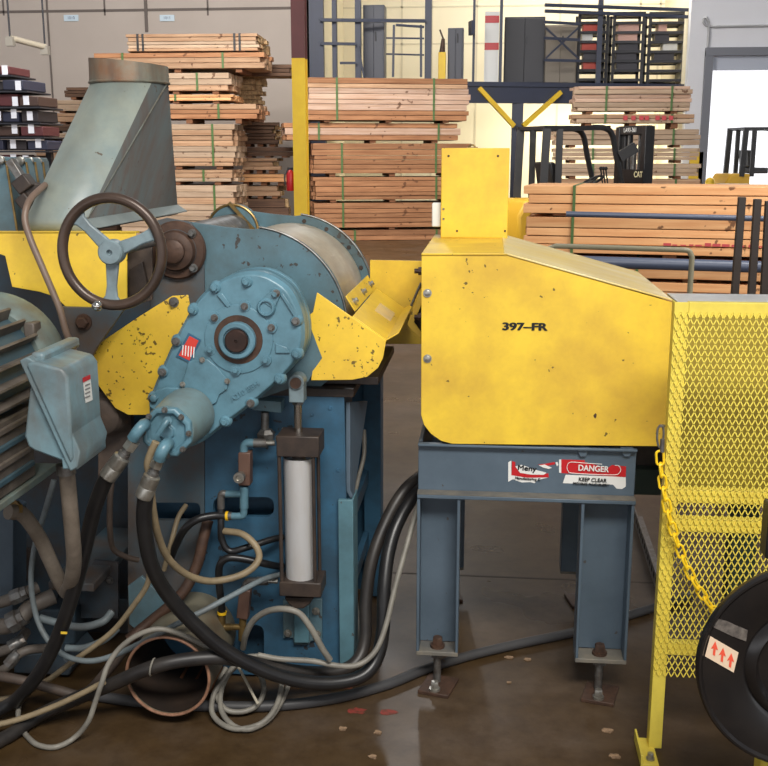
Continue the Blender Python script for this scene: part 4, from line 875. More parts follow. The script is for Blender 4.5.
cv = MB().prism([U(a, b, GY-.001) for a, b in cvp], (0, -.007, 0)).build('inspection_cover', BLUEG, gb, .002)
for x, y in ((160,551),(237,616),(180,687),(100,626)): MB().hexbolt(U(*zg(x, y), GY-.008), ax, .006, .008).build('bolt', STEEL, cv)
npm = MB().prism([U(*zg(*p), GY-.002) for p in ((118,468),(157,490),(122,560),(80,540))], (0, -.002, 0)).build('nameplate', BLUED, gb)
MB().prism([U(*zg(*p), GY-.0042) for p in ((121,478),(149,492),(121,553),(88,537))], (0, -.001, 0)).build('red_plate', REDN, gb, smooth=False)
for i in range(5):
    x = 100 + i*8.5; MB().prism([U(*zg(*p), GY-.0054) for p in ((x, 505+i*1.5), (x+3, 506+i*1.5), (x-6+3+4, 537+i*2), (x-6+4, 536+i*2))], (0, -.0004, 0)).build('plate_line', WHITE, gb, smooth=False)
text('A210 BBH', K(8.0, 245, 393, GY), front(U(*zg(291, 648), GY-.0005), .56), BLUEG, gb, ext=.003, name='cast_lettering')
# backing plate right of gearbox
part([(255, 300), (300, 305), (306, 312), (322, 358), (308, 382), (262, 398), (200, 392)], 2.972, .02, 'torque_plate', BLUE)
# --- hydraulic motor on the gearbox
zh = Zm(100, 380, 5.107)
MY = GY - .012
fl_ = MB().prism([U(*zh(*p), MY) for p in ((250,100),(262,78),(290,52),(340,38),(400,42),(460,62),(510,105),(545,170),(565,230),(545,290),(510,320),(470,320),(440,290),(300,180),(250,135))], (0, .02, 0)).build('motor_flange', BLUEG, mc, .003)
for x, y in ((277,92),(512,283)): MB().rings(U(*zh(x, y), MY), ax, [(0, .012), (.01, .011), (.012, .008)], 6).build('bolt', BLUEG, fl_)
c0 = U(*zh(425, 190), MY); 
MF = 2.58; rm = K(21.5, 165, 432, MF); c1 = U(*zh(325, 280), MF)
c0 = Vector((c1.x, MY, c1.z)); 
hm = MB().rings((c1.x, MY, c1.z), ax, [(0, rm*1.36), (.05, rm*1.36), (.09, rm*1.3), (MY-MF-.05, rm*1.22), (MY-MF-.045, rm*1.2)], 40).build('hydraulic_motor', mat('grey_blue_motor_paint', srgb(112, 136, 140), .4, dirt=srgb(96, 88, 74), amt=.5, scale=9), mc)
MB().rings((c1.x, MF+.046, c1.z), ax, [(0, rm*1.25), (.02, rm*1.27), (.026, rm*1.2), (.026, rm*1.0), (.016, rm*.95), (.016, rm*.4), (.026, rm*.36), (.026, .002)], 8, phase=.4).build('end_cap', BLUEG, hm, .003)
for k in range(8):
    t = .4 + .39 + PI*k/4; MB().hexbolt((c1.x + rm*1.1*math.cos(t), MF+.02, c1.z + rm*1.1*math.sin(t)), ax, .006, .012).build('cap_bolt', STEELD, hm)
def elbow(P, r, name='elbow', m=BLUEG, parent=hm):
    Q = catmull(P, 6); return MB().tube(Q, r, 14).build(name, m, parent)
MB().tube(UP([(*zh(232,225), MF+.03), (*zh(218,232), MF-.02), (*zh(190,265), MF-.035), (*zh(168,298), MF-.03)], 5), .0155, 14).build('elbow', BLUEG, hm)
MB().tube(UP([(*zh(352,320), MF+.03), (*zh(335,335), MF-.02), (*zh(315,370), MF-.035), (*zh(303,402), MF-.03)], 5), .0165, 14).build('elbow', BLUEG, hm)
MB().tube([U(*zh(345,205), MF+.02), U(*zh(345,208), MF-.012)], .011, 12).tube(UP([(*zh(345,208), MF-.012), (*zh(325,235), MF-.02), (*zh(298,278), MF-.02)], 5), .0085, 12).build('drain_fitting', BLUEG, hm)
# --- handwheel
WYY = 2.6
wc = U(112, 252, WYY); rw = K(53.5, 112, 252, WYY)
hw = MB().tube([wc + Vector((rw*.955*math.cos(2*PI*k/64), .0, rw*math.sin(2*PI*k/64))) for k in range(64)], .0138, 14, closed=True).build('handwheel', WHEELM, mc)
MB().rings(wc + Vector((0, .02, 0)), ax, [(0, .032), (.035, .032), (.04, .028), (.04, .008), (.03, .007)], 28).build('hub', SPOKE, hw)
for ang in (137, 22, 265):
    t = math.radians(ang); d = Vector((math.cos(t)*.955, 0, math.sin(t))); n_ = Vector((-math.sin(t), 0, math.cos(t)))
    A = wc + d*.022; B = wc + d*(rw-.006)
    MB().prism([A - n_*.018, A + n_*.018, A.lerp(B, .6) + n_*.013, A.lerp(B, .85) + n_*.016, B + n_*.03, B - n_*.03, A.lerp(B, .85) - n_*.016, A.lerp(B, .6) - n_*.013], (0, .013, 0)).build('spoke', SPOKE, hw, .004)
MB().cyl(wc + Vector((0, .02, 0)), wc + Vector((0, .36, 0)), .014).build('wheel_shaft', STEELD, hw)
kb = U(97, 306, WYY-.03); MB().ball(kb, .0135, 20).cyl(kb, kb + Vector((.0, .032, .002)), .006).build('knob', CHROME, hw)
# --- yellow guards
part([(-12, 232), (136, 232), (136, 241), (127, 244), (127, 306), (90, 309), (68, 309), (55, 297), (40, 292), (12, 287), (5, 256), (-12, 250)], 2.93, .005, 'upper_guard', YEL)
MB().prism([U(-12, 231.6, 2.93), U(136, 231.6, 2.93), U(136, 231.6, 2.93)+Vector((0, .03, 0)), U(-12, 231.6, 2.93)+Vector((0, .03, 0))], (0, 0, -.005)).build('guard_lip', YEL, mc)
lg = part([(172, 296), (188, 295), (191, 312), (178, 340), (158, 378), (150, 400), (150, 415), (128, 415), (115, 408), (98, 385), (86, 355), (104, 340), (140, 316)], 2.955, .005, 'lower_guard', YELW)
MB().hexbolt(U(174, 302, 2.954), ax, .011, .014).build('bolt', STEELD, lg)
fr = part([(317, 292.5), (352, 317), (386, 341), (383, 358), (378, 368), (367, 377), (352, 380), (311, 380.5), (312, 371), (322, 358), (313, 335), (306, 318), (313, 312)], 2.972, .005, 'outfeed_guard', YELW)
FYY = 2.975; BYY = 3.62
def bq(px, py): p = U(px, py, FYY); return Vector((p.x, BYY, p.z))
f1, f2, f3 = U(352, 317, FYY), U(386, 341, FYY), U(399, 333.5, FYY)
quad([f1, f2, Vector((f2.x, BYY, f2.z)), Vector((f1.x, BYY, f1.z))], .004).build('outfeed_tray', YEL, mc, .001)
quad([f2, f3, Vector((f3.x, BYY, f3.z)), Vector((f2.x, BYY, f2.z))], .004).build('tray_lip', YEL, mc, .001)
u1 = U(346, 309, FYY+.09); u1 = Vector((f1.x-.004, f1.y+.09, f1.z+.002)); u2 = Vector((f1.x-.004, BYY, f1.z+.002)); up = Vector((-.028, 0, .045))
ufl = quad([u1, u2, u2+up, u1+up], .004).build('upright_flange', YEL, mc, .001)
for t in (.1, .5, .88):
    p = u1.lerp(u2, t) + up*.45; nrm = Vector((.045, 0, .028)).normalized(); MB().hexbolt(p + nrm*.0045, nrm, .009, .014).build('bolt', STEEL, ufl)
n_ = (f2-f1).cross(Vector((0, 1, 0))).normalized(); n_ = -n_ if n_.z < 0 else n_
def tp(s, t): return f1.lerp(f2, s) + Vector((0, (BYY-FYY)*t, 0)) + n_*.0045
MB().prism([tp(.34, .42), tp(.84, .42), tp(.84, .68), tp(.34, .68)], n_*.001).build('clear_window', CLEARP, mc)
# --- bracket with the big bolt, belt cone, dark recess blocks
bk = part([(60, 307), (112, 308.5), (124, 309), (97, 347), (84, 372), (74, 372), (70, 345)], 2.90, .02, 'pivot_bracket', BLUEBR)
MB().hexbolt(U(84, 322, 2.90), ax, .018, .024).build('pivot_bolt', RUST, bk)
part([(127, 240), (152, 236), (152, 300), (127, 308)], 3.0, .012, 'inner_bracket', GRIME); part([(129, 270), (142, 262), (148, 290), (129, 300)], 2.97, .02, 'slide_block', DARKC)
part([(98, 384), (112, 398), (118, 403), (131, 404), (131, 444), (118, 470), (98, 478)], 3.06, .03, 'belt_bracket', GRIME)
sv = MB(); c = U(101, 418, 2.97)
sv.rings(c, (0, 1, 0), [(0, .04)] + [(i*.008, .042 + (.008 if i % 2 else 0) + .003*i) for i in range(1, 9)] + [(.075, .05)], 40).build('ribbed_pulley', GRIME, mc)
# --- leaning blue arms behind the guard at far left
for i, (xt, yt, xb) in enumerate(((4, 157, 18), (24, 158, 40), (33, 158, 47), (41, 158, 53))):
    y = 3.12 + i*.14
    b = part([(xt-16, yt-1), (xt, yt), (xt+2, yt+4), (xb, 236), (xb-22, 236)], y, .05, 'hold_down_arm', BLUE, bevel=.002)
    MB().tube([U(xt+2, yt+4, y-.001), U(xb, 236, y-.001)], .004, 8).build('arm_edge', BRASS, b)
    e = U(xt-3, yt+3, y-.004); MB().rings(e, ax, [(0, .014), (.012, .014), (.014, .01)], 16).build('pivot_pin', STEEL, b)
lk = MB().bar(U(10, 160, 3.08), U(24, 182, 3.08), .025, .03, up=(0, 1, 0)).build('link_arm', STEELD, mc, .003)
MB().bar(U(20, 178, 3.07), U(29, 190, 3.07), .05, .05, up=(0, 1, 0)).bar(U(22, 196, 3.07), U(31, 207, 3.07), .04, .05, up=(0, 1, 0)).bar(U(24, 192, 3.08), U(41, 193, 3.1), .06, .05, up=(0, 1, 0)).build('valve_block', DARKC, mc, .004)
# --- cylinder
cy = 2.93
def cbox(x0, y0, x1, y1, d0, d1, name, m, parent, bv=.003):
    a = U(x0, y0, cy+d0); b = U(x1, y1, cy+d0); return MB().box((a.x, cy+d0, b.z), (b.x, cy+d1, a.z)).build(name, m, parent, bv)
ctop = U(301, 457, cy); cbot = U(301, 583, cy); rc = K(15, 300, 520, cy); cxm = U(300, 520, cy).x
hc = MB().rings((cxm, cy, cbot.z), (0, 0, 1), [(0, rc), (ctop.z-cbot.z, rc)], 40).build('hydraulic_cylinder', BARREL, mc)
cbox(276, 436, 319, 458, -.055, .05, 'head_cap', DARKC, hc); cbox(279, 582, 321, 598, -.055, .05, 'base_cap', DARKC, hc)
for sx in (-1, 1):
    for sy in (-1, 1):
        p = Vector((cxm + sx*rc*1.12, cy + sy*.044, 0)); MB().cyl((p.x, p.y, cbot.z-.02), (p.x, p.y, U(300, 433, cy).z), .0055).build('tie_rod', DARKC, hc)
        MB().rings((p.x, p.y, U(300, 437, cy).z), (0, 0, 1), [(0, .009), (.014, .009)], 6).build('tie_nut', STEEL, hc)
zt_ = U(300, 401, cy).z
MB().cyl((cxm, cy, ctop.z), (cxm, cy, ctop.z+.075), .021).build('gland', DARKC, hc)
MB().cyl((cxm, cy, ctop.z), (cxm, cy, zt_+.01), .0125).build('piston_rod', CHROME, hc)
MB().rings((cxm, cy, zt_-.01), (0, 0, 1), [(0, .017), (.015, .017)], 6).build('lock_nut', STEELD, hc)
ev = U(299, 381, cy); a = U(291, 372, cy); 
MB().box((cxm-.022, cy-.025, zt_), (cxm+.022, cy+.025, ev.z)).cyl((cxm, cy-.026, ev.z), (cxm, cy+.026, ev.z), .024).build('clevis', SPOKE, hc, .003)
MB().cyl((cxm, cy-.034, ev.z), (cxm, cy+.05, ev.z), .016).build('clevis_pin', RUST, hc)
MB().prism(px3([(284, 598), (314, 598), (309, 605), (303, 609), (295, 609), (289, 605)], cy-.03), (0, .06, 0)).build('trunnion', DARKC, hc, .004)
mp = part([(283, 600), (322, 599), (322, 640), (311, 641), (308, 645), (294, 645), (293, 638), (283, 638)], PY0-.012, .011, 'mounting_plate', BLUE)
MB().prism(px3([(294, 605), (309, 605), (309, 643), (294, 643)], PY0-.024), (0, .012, 0)).build('centre_lug', BLUEL, mp, .002)
for x, y in ((288, 608), (316, 611), (288, 633), (317, 634)): MB().hexbolt(U(x, y, PY0-.012), ax, .0095, .012).build('bolt', STEEL, mp)
part([(255, 400), (281, 402), (281, 413), (252, 410)], PY0-.06, .055, 'stop_bracket', BLUE)
MB().cyl(U(265, 412, PY0-.04), U(265, 432, PY0-.04), .012).rings(U(266, 433, PY0-.04), (0, 0, 1), [(-.02, .026), (.0, .028), (.012, .018)], 6).build('stop_screw', STEELD, mc)
# --- valves and fittings on the cylinder
def fit(P, r, name, m, seg=12): return MB().tube([U(*p) for p in P], r, seg).build(name, m, mc)
vY = 2.96
fit([(275, 443, vY), (252, 443, vY)], .008, 'pipe_nipple', STEEL); fit([(267, 443, vY), (254, 443, vY)], .0135, 'union', STEELD)
MB().tube(UP([(256, 443, vY), (247, 443, vY), (244, 447, vY), (244, 455, vY)], 5), .0125, 14).build('elbow', BLUEG, mc)
vb = part([(238, 453), (250, 453), (250, 486), (238, 486)], vY-.02, .04, 'flow_valve', mat('rust_brown_valve', srgb(98, 72, 60), .5, dirt=srgb(66, 50, 44), amt=.6), bevel=.003)
MB().cyl(U(241, 476, vY-.02), U(239.5, 477, vY-.06), .015).rings(U(239.5, 477, vY-.06), ax, [(0, .016), (.012, .016), (.012, .009), (.006, .007)], 20).build('adjusting_knob', STEEL, vb)
fit([(244, 486, vY), (244, 508, vY)], .0135, 'tee', BLUEG); fit([(244, 494, vY), (222, 494, vY)], .0105, 'tee_branch', BLUEG)
MB().tube(UP([(226, 494, vY), (222, 494, vY), (221, 499, vY), (221, 508, vY)], 5), .0115, 12).build('elbow', STEELD, mc)
MB().tube(UP([(244, 505, vY), (243.5, 514, vY), (240, 516, vY), (228, 516, vY)], 5), .011, 12).build('elbow', BLUEG, mc)
fit([(232, 516, vY), (225, 516, vY)], .0125, 'union', STEELD); fit([(228.5, 516, vY), (226, 516, vY)], .0145, 'collar_band', GOLD)
fit([(278, 581, vY), (262, 581, vY)], .008, 'pipe_nipple', STEEL); fit([(268, 581, vY), (257, 581, vY)], .0135, 'union', STEELD)
MB().tube(UP([(260, 581, vY), (250, 581, vY), (246, 584, vY), (246, 590, vY)], 5), .011, 12).build('elbow', STEELD, mc)
MB().bar(U(246, 588, vY), U(243, 617, vY), .035, .035, up=(0, 1, 0)).build('flow_valve', vb.data.materials[0], mc, .003)
fit([(243, 617, vY), (242, 640, vY)], .0115, 'brass_tee', BRASS); fit([(243, 627, vY), (228, 627, vY)], .010, 'brass_branch', BRASS)
MB().tube(UP([(232, 627, vY), (224, 627, vY), (222, 623, vY), (222, 615, vY)], 5), .0115, 12).build('elbow', BRASS, mc); fit([(222, 614, vY), (222, 611.5, vY)], .0145, 'collar_band', GOLD)
# --- lower left: brackets and blocks in the recess
part([(13, 515), (58, 560), (58, 640), (13, 640)], 3.14, .012, 'web_plate', BLUEK)
MB().prism(clampz([(-20, 500), (13, 512), (13, 620), (-20, 640)], 2.93), (0, .1, 0)).build('foot_column', FRAME, mc, .003)
part([(26, 548), (33, 552), (33, 578), (18, 585), (15, 556)], 3.125, .012, 'dark_opening', DARKC)
a = U(48, 582, 2.95); b_ = U(94, 592, 2.95); MB().box((a.x, 2.95, b_.z), (b_.x, 3.45, a.z)).build('support_shelf', BLUEBR, mc, .003)
pl = MB().prism(clampz([(94, 560), (118, 563), (118, 618), (80, 618), (80, 592)], 3.10), (0, .012, 0)).build('bolted_plate', BLUEK, mc)
for x, y in ((110, 580), (111, 612)): MB().hexbolt(U(x, y, 3.10), ax, .009, .011).build('bolt', STEELD, pl)
zl8 = Zm(0, 546, 3.482)
part([zl8(*p) for p in ((445,140),(492,105),(575,188),(578,225),(482,300),(450,272))], 2.97, .012, 'hexagonal_plate', BLUE)
MB().prism(clampz([(14, 655), (60, 652), (72, 668), (70, 688), (14, 682)], 2.98), (0, .2, 0)).build('valve_manifold', BLUEK, mc, .006)
MB().prism(clampz([(-30, 600), (150, 600), (150, 700), (-30, 700)], 3.3), (0, .012, 0)).build('lower_recess_plate', BLUEK, mc)
MB().prism(clampz([(-30, 610), (75, 610), (75, 645), (-30, 645)], 3.05), (0, .15, 0)).build('side_manifold', BLUEK, mc, .006)
# ================================================================== DUCT
DY0, DY1 = 2.96, 3.86
A = U(25.5, 219, DY0); B = U(87, 221, DY0); zb0 = U(60, 231, DY0).z
ym_ = 3.34; zt0 = U(129, 84, ym_).z; cxr = K(38, 129, 80, ym_); ccx = U(129.5, 80, ym_).x
dt = thing('duct_hood', 'grey-green sheet-metal duct with rusted round collar rising behind the handwheel', 'duct', ((A.x+B.x)/2, ym_, zb0))
q = MB(); NS = 48
corners = [Vector((B.x, DY0, A.z)), Vector((B.x, DY1, A.z)), Vector((A.x, DY1, A.z)), Vector((A.x, DY0, A.z))]
cv_ = [q.b.verts.new(c) for c in corners]; cb_ = [q.b.verts.new((c.x, c.y, zb0)) for c in corners]
top = [q.b.verts.new((ccx + cxr*math.cos(2*PI*i/NS), ym_ + cxr*math.sin(2*PI*i/NS), zt0)) for i in range(NS)]
# corner k serves the quarter arc centred on its own diagonal
arcs = {0: (-NS//4, 0), 1: (0, NS//4), 2: (NS//4, NS//2), 3: (NS//2, 3*NS//4)}
for k, (s, e) in arcs.items():
    for i in range(s, e): q.b.faces.new((cv_[k], top[i % NS], top[(i+1) % NS]))
for k, i in ((0, 0), (1, NS//4), (2, NS//2), (3, 3*NS//4)):
    q.b.faces.new((cv_[k], cv_[(k+1) % 4], top[i % NS]))
for k in range(4): q.b.faces.new((cb_[k], cb_[(k+1) % 4], cv_[(k+1) % 4], cv_[k]))
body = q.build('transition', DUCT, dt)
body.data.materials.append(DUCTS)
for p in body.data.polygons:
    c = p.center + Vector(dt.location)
    if p.normal.x > .75: p.material_index = 1  # faces turned right get the shade-darkened paint
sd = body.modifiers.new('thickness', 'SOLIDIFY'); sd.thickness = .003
zc1 = U(129, 55, ym_-cxr).z; 
q = MB(); r0 = []; r1 = []; r2 = []; r3 = []
for i in range(NS):
    t = 2*PI*i/NS; c_, s_ = math.cos(t), math.sin(t); zz_ = zc1 - .012 - .012*c_ 
    r0.append(q.b.verts.new((ccx + (cxr+.0035)*c_, ym_ + (cxr+.0035)*s_, zt0-.002))); r1.append(q.b.verts.new((ccx + (cxr+.002)*c_, ym_ + (cxr+.002)*s_, zz_)))
    r2.append(q.b.verts.new((ccx + (cxr-.001)*c_, ym_ + (cxr-.001)*s_, zz_))); r3.append(q.b.verts.new((ccx + (cxr-.001)*c_, ym_ + (cxr-.001)*s_, zt0-.002)))
for R1, R2 in ((r0, r1), (r1, r2), (r2, r3), (r3, r0)):
    for i in range(NS): q.b.faces.new((R1[i], R1[(i+1) % NS], R2[(i+1) % NS], R2[i]))
q.build('collar', COLLAR, dt)
MB().tube([Vector((ccx + (cxr+.0035)*math.cos(2*PI*i/48), ym_ + (cxr+.0035)*math.sin(2*PI*i/48), zt0+.003)) for i in range(48)], .004, 8, closed=True).build('collar_bead', COLLAR, dt)
e = B.x - .0
MB().tube([Vector((B.x-.002, DY0+.003, A.z)), Vector((ccx+cxr, ym_-.0, zt0))], .004, 8).build('weld_seam', mat('dark_rust_seam', srgb(84, 76, 64), .6, dirt=srgb(110, 120, 114), amt=.8, scale=20), dt)
MB().prism([Vector((e+.001, DY0-.004, A.z+.002)), Vector((e+.001, DY1, A.z+.002)), Vector((e+.03, DY1+.02, A.z-.022)), Vector((e+.03, DY0+.02, A.z-.022)), Vector((e+.02, DY0-.01, A.z-.02))], (0, 0, -.004)).build('base_flange', mat('bare_flange_steel', srgb(142, 152, 150), .45, dirt=srgb(110, 120, 120), amt=.6), dt, .001)

# ================================================================== ELECTRIC MOTOR
EY = 2.85
mcx = U(-2, 364, EY); rmm = K(73, 0, 364, EY)
em = thing('electric_motor', 'grey-green finned electric motor with blue-grey terminal box at the left edge', 'motor', (mcx.x, 2.4, mcx.z-rmm-.1))
MB().rings((mcx.x, EY, mcx.z), (0, -1, 0), [(-.04, rmm*.5), (-.02, rmm*.85), (0, rmm), (.03, rmm*1.01), (.1, rmm*.97), (.115, rmm*.9)], 56).build('end_bell', MOTOR, em)
MB().rings((mcx.x, EY-.1, mcx.z), (0, -1, 0), [(0, rmm*.84), (.75, rmm*.84)], 56).build('housing', MOTBL, em)
q = MB()
for k in range(13):
    t = math.radians(-52 + k*14); d = Vector((math.cos(t), 0, math.sin(t))); n_ = Vector((-math.sin(t), 0, math.cos(t)))
    a = Vector((mcx.x, EY-.115, mcx.z)); 
    q.prism([a + d*rmm*.83 - n_*.008, a + d*rmm*.99 - n_*.004, a + d*rmm*.99 + n_*.004, a + d*rmm*.83 + n_*.008], (0, -.68, 0))
q.build('cooling_fins', MOTB, em, .001)
for ang in (38, 4): 
    t = math.radians(ang); p = Vector((mcx.x + rmm*.93*math.cos(t), EY-.12, mcx.z + rmm*.93*math.sin(t))); MB().bar(p, p + Vector((0, .05, 0)), .03, .04).build('bell_lug', MOTB, em, .004)
fx_ = U(58, 470, EY-.1); 
MB().box((fx_.x-.30, 1.95, fx_.z), (fx_.x, EY-.1, fx_.z+.02)).build('foot', MOTOR, em, .003)
MB().prism([Vector((mcx.x+rmm*.5, 1.95, mcx.z-rmm*.3)), Vector((mcx.x+rmm*.93, 1.95, mcx.z-rmm*.3)), Vector((fx_.x-.01, 1.95, fx_.z+.021)), Vector((fx_.x-.25, 1.95, fx_.z+.021))], (0, EY-.22-1.95, 0)).build('foot_web', MOTB, em, .006)
for i in range(4):
    s = (i+.6)/4.6; p = Vector((mcx.x+rmm*.93, 1.96, mcx.z-rmm*.3)).lerp(Vector((fx_.x-.01, 1.96, fx_.z+.021)), s); MB().box((p.x-.02, 1.96, p.z-.008), (p.x+.008, EY-.24, p.z+.008)).build('web_rib', MOTBL if i % 2 else MOTB, em, .003)
# terminal box
BY0, BY1 = 2.36, 2.56
tb = MB().prism(px3([(32, 368), (74, 464), (66, 463), (34, 451), (28, 447), (24, 436)], BY0+.02), (0, BY1-BY0-.04, 0)).build('terminal_box', BOXM, em, .006)
X1 = U(68, 372, BY0).x
L = px3([(25, 364), (34, 362), (62, 369), (67.5, 377), (73, 458), (70, 464)], BY0)
MB().prism(L, (0, BY1-BY0, 0)).build('cover', BOXM, tb, .014, seg=4)
MB().prism(px3([(19, 361), (26, 357), (44, 366), (80, 452), (77, 468), (70, 472)], BY0+.006), (0, BY1-BY0-.012, 0)).build('cover_flange', BOXM, tb, .004, seg=3)
q_ = U(76, 470, BY0+.012); MB().box((q_.x-.035, BY0+.012, q_.z), (q_.x+.004, BY1+.01, q_.z+.03)).build('lower_lip', BOXM, tb, .004)
MB().box((U(25, 363, BY0).x, BY0+.03, U(25, 366, BY0).z), (X1-.07, BY1+.06, U(25, 355, BY0).z)).build('top_lug', BOXM, tb, .008)
# caution label on the right-hand side of the cover
def onx(px, py, X):
    d = ray(px, py); return CO + d*((X-CO.x)/d.x)
def xat(pz, e=.0012):   # cover's sloping right face
    p, r = U(67.5, 377, BY0), U(73, 458, BY0); return p.x + (r.x-p.x)*(p.z-pz)/(p.z-r.z) + e
def lab(L, name, m, e=.0012):
    P = []
    for a, b in L:
        v = onx(a, b, X1)
        for _ in range(3): v = onx(a, b, xat(v.z, e))
        P.append(v)
    MB().prism(P, (.0006, 0, 0)).build(name, m, tb, smooth=False)
lab([(82.5, 378), (90, 374.5), (92.5, 400), (85.5, 403)], 'caution_label', WHITE); lab([(82.5, 378), (90, 374.5), (90.4, 379), (83, 382.5)], 'red_header', REDL, .0024)
for i in range(4): lab([(85, 385+i*4), (90, 383+i*4), (90.1, 384.5+i*4), (85.1, 386.5+i*4)], 'text_line', mat('grey_print', srgb(130, 130, 130), .6), .0024)
# flexible conduits under the motor
def hose(pts, r, name, m, label, cat='hose', group=None, n=8, kids=None, seg=12):
    Q = []
    for q in pts:
        v = U(*q); Q.append(v if v.z > r+.001 else G(q[0], q[1], r+.001))
    P = catmull(Q, n)
    for p in P: p.z = max(p.z, r+.0005)
    return tag(MB().tube(P, r, seg).build(name, m), label, cat, group)
o = hose([(66, 466, 2.45), (68, 485, 2.46), (72, 530, 2.5), (74, 560, 2.55), (71, 582, 2.62), (66, 592, 2.72)], .0205, 'flexible_conduit', CONDB, 'dusty straight flexible conduit dropping from the blue-grey terminal box', 'conduit')
MB().cyl(U(65.5, 464, 2.45), U(66.5, 474, 2.45), .024).build('gland_nut', STEELD, o)
o = hose([(8, 512, 2.62), (22, 514, 2.66), (38, 535, 2.72), (50, 560, 2.76), (62, 586, 2.8), (70, 594, 2.82)], .021, 'flexible_conduit', CONDB, 'dusty curved flexible conduit from under the motor foot to the support shelf', 'conduit')
MB().rings(U(13, 510, 2.64), (U(22, 514, 2.66)-U(8, 512, 2.62)), [(0, .027), (.012, .027)], 8).build('gland_nut', BRASS, o)

# ================================================================== HOSES, PIPES AND CABLES
def fitting(P, parent):
    # crimped sleeve, hex nut and collar at a hydraulic hose end: P runs from motor to hose
    a, b = U(*P[0]), U(*P[1]); d = (b-a).normalized(); L = (b-a).length
    MB().rings(a, d, [(0, .018), (L*.22, .018)], 6).build('hex_nut', STEEL, parent)
    MB().rings(a + d*L*.22, d, [(0, .012), (L*.12, .012), (L*.12, .016), (L*.2, .016)], 16).build('collar', STEELD, parent)
    MB().rings(a + d*L*.42, d, [(0, .0155), (L*.04, .0225), (L*.3, .0235), (L*.32, .0225), (L*.34, .0235), (L*.6, .0235), (L*.63, .020)], 24).build('crimp_sleeve', STEEL, parent)
h1 = hose([(109, 475, 2.55), (103, 485, 2.56), (94, 510, 2.58), (88, 535, 2.6), (78, 575, 2.62), (66, 615, 2.64), (52, 650, 2.66), (34, 680, 2.68), (12, 703, 2.72), (-14, 716, 2.74)], .0205, 'hydraulic_hose', RUBBER, 'thick black hydraulic hose from the left motor fitting down to the left edge')
fitting(((134, 441, 2.555), (108, 476, 2.55)), h1)
y_ = U(65, 633, 2.615); MB().box((y_.x-.012, y_.y-.001, y_.z-.003), (y_.x+.006, y_.y+.002, y_.z+.003)).build('yellow_paint_fleck', YEL, h1)
h2 = hose([(146, 492, 2.56), (144, 515, 2.57), (146, 540, 2.58), (152, 566, 2.6), (166, 592, 2.64), (190, 620, 2.68), (222, 648, 2.72), (258, 668, 2.76), (295, 680, 2.8), (330, 683, 2.84), (360, 677, 2.88), (376, 660, 2.92), (383, 630, 2.96), (384, 590, 3.0), (389, 550, 3.06), (400, 518, 3.12), (418, 492, 3.2), (440, 476, 3.3)], .021, 'hydraulic_hose', RUBBER, 'thick black hydraulic hose looping from the right motor fitting under the cylinder to the stand')
fitting(((159, 459, 2.56), (144, 496, 2.56)), h2)
h3 = hose([(-14, 748, 2.66), (10, 735, 2.68), (40, 715, 2.7), (80, 697, 2.72), (115, 683, 2.7), (150, 668, 2.68), (185, 660, 2.7), (225, 658, 2.74), (262, 665, 2.82), (300, 672, 2.88), (335, 672, 2.94), (356, 662, 2.98), (365, 640, 3.02), (366, 600, 3.06), (372, 560, 3.1), (386, 522, 3.16), (405, 490, 3.22), (430, 470, 3.32)], .0205, 'hydraulic_hose', mat('dusty_black_rubber', srgb(34, 32, 32), .45, dirt=srgb(66, 60, 54), amt=.5, scale=9), 'dusty black hose crossing in front of the pipe mouth to the stand')
for p_, d_ in ((U(152, 667, 2.655), None), (U(283, 668, 2.83), None)):
    pass
c = U(152.5, 667, 2.68); MB().tube([c + Vector((.004*math.sin(t*PI/8), .024*math.cos(t*PI/8), .024*math.sin(t*PI/8))) for t in range(16)], .0028, 8, closed=True).build('cable_tie', GREYH, h3)
hose([(128, 640, 2.86), (150, 622, 2.9), (180, 596, 2.93), (196, 568, 2.96), (203, 540, 2.98), (208, 520, 3.0)], .017, 'rusty_pipe', RUST, 'rusty brown pipe slanting behind the hoses below the gearbox', 'pipe')
hose([(70, 700, 2.86), (90, 690, 2.86), (112, 665, 2.87), (132, 640, 2.88)], .016, 'brown_hose', GRIME, 'grimy brown hose lying beside the pipe mouth below the hexagonal plate')
hose([(224, 531, 2.95), (242, 534, 2.93), (255, 545, 2.91), (259, 558, 2.9), (250, 570, 2.88), (232, 578, 2.86), (208, 581, 2.82), (186, 574, 2.76), (168, 558, 2.7), (158, 535, 2.64), (153, 510, 2.6), (150, 478, 2.58), (148, 462, 2.57), (156, 442, 2.565)], .0105, 'tan_hose', TAN, 'tan hose with yellow band looping from the motor drain to the cylinder valves')
hose([(243, 648, 2.92), (246, 634, 2.88), (254, 620, 2.86), (268, 611, 2.84), (285, 609, 2.82), (300, 614, 2.82), (312, 630, 2.82), (322, 648, 2.83), (330, 660, 2.84)], .0095, 'grey_hose', GREYH, 'grey hose arching over in front of the cylinder mounting plate')
hose([(420, 500, 3.12), (414, 520, 3.1), (404, 555, 3.04), (394, 592, 2.98), (386, 625, 2.93), (376, 650, 2.89), (360, 664, 2.86), (340, 666, 2.85), (312, 661, 2.85), (280, 659, 2.84), (258, 655, 2.83)], .0085, 'grey_hose', GREYH, 'long grey hose rising beside the black hoses to the left stand leg')
hose([(282, 574, 2.98), (262, 580, 2.9), (235, 594, 2.82), (205, 610, 2.76), (175, 625, 2.74), (145, 641, 2.74), (115, 655, 2.74), (90, 661, 2.74), (66, 656, 2.75), (48, 640, 2.76), (36, 615, 2.78), (31, 580, 2.8), (35, 545, 2.82), (44, 515, 2.84), (54, 480, 2.86)], .0085, 'grey_blue_tube', BLUEH, 'long grey-blue tube sweeping in a U from the motor to the cylinder base')
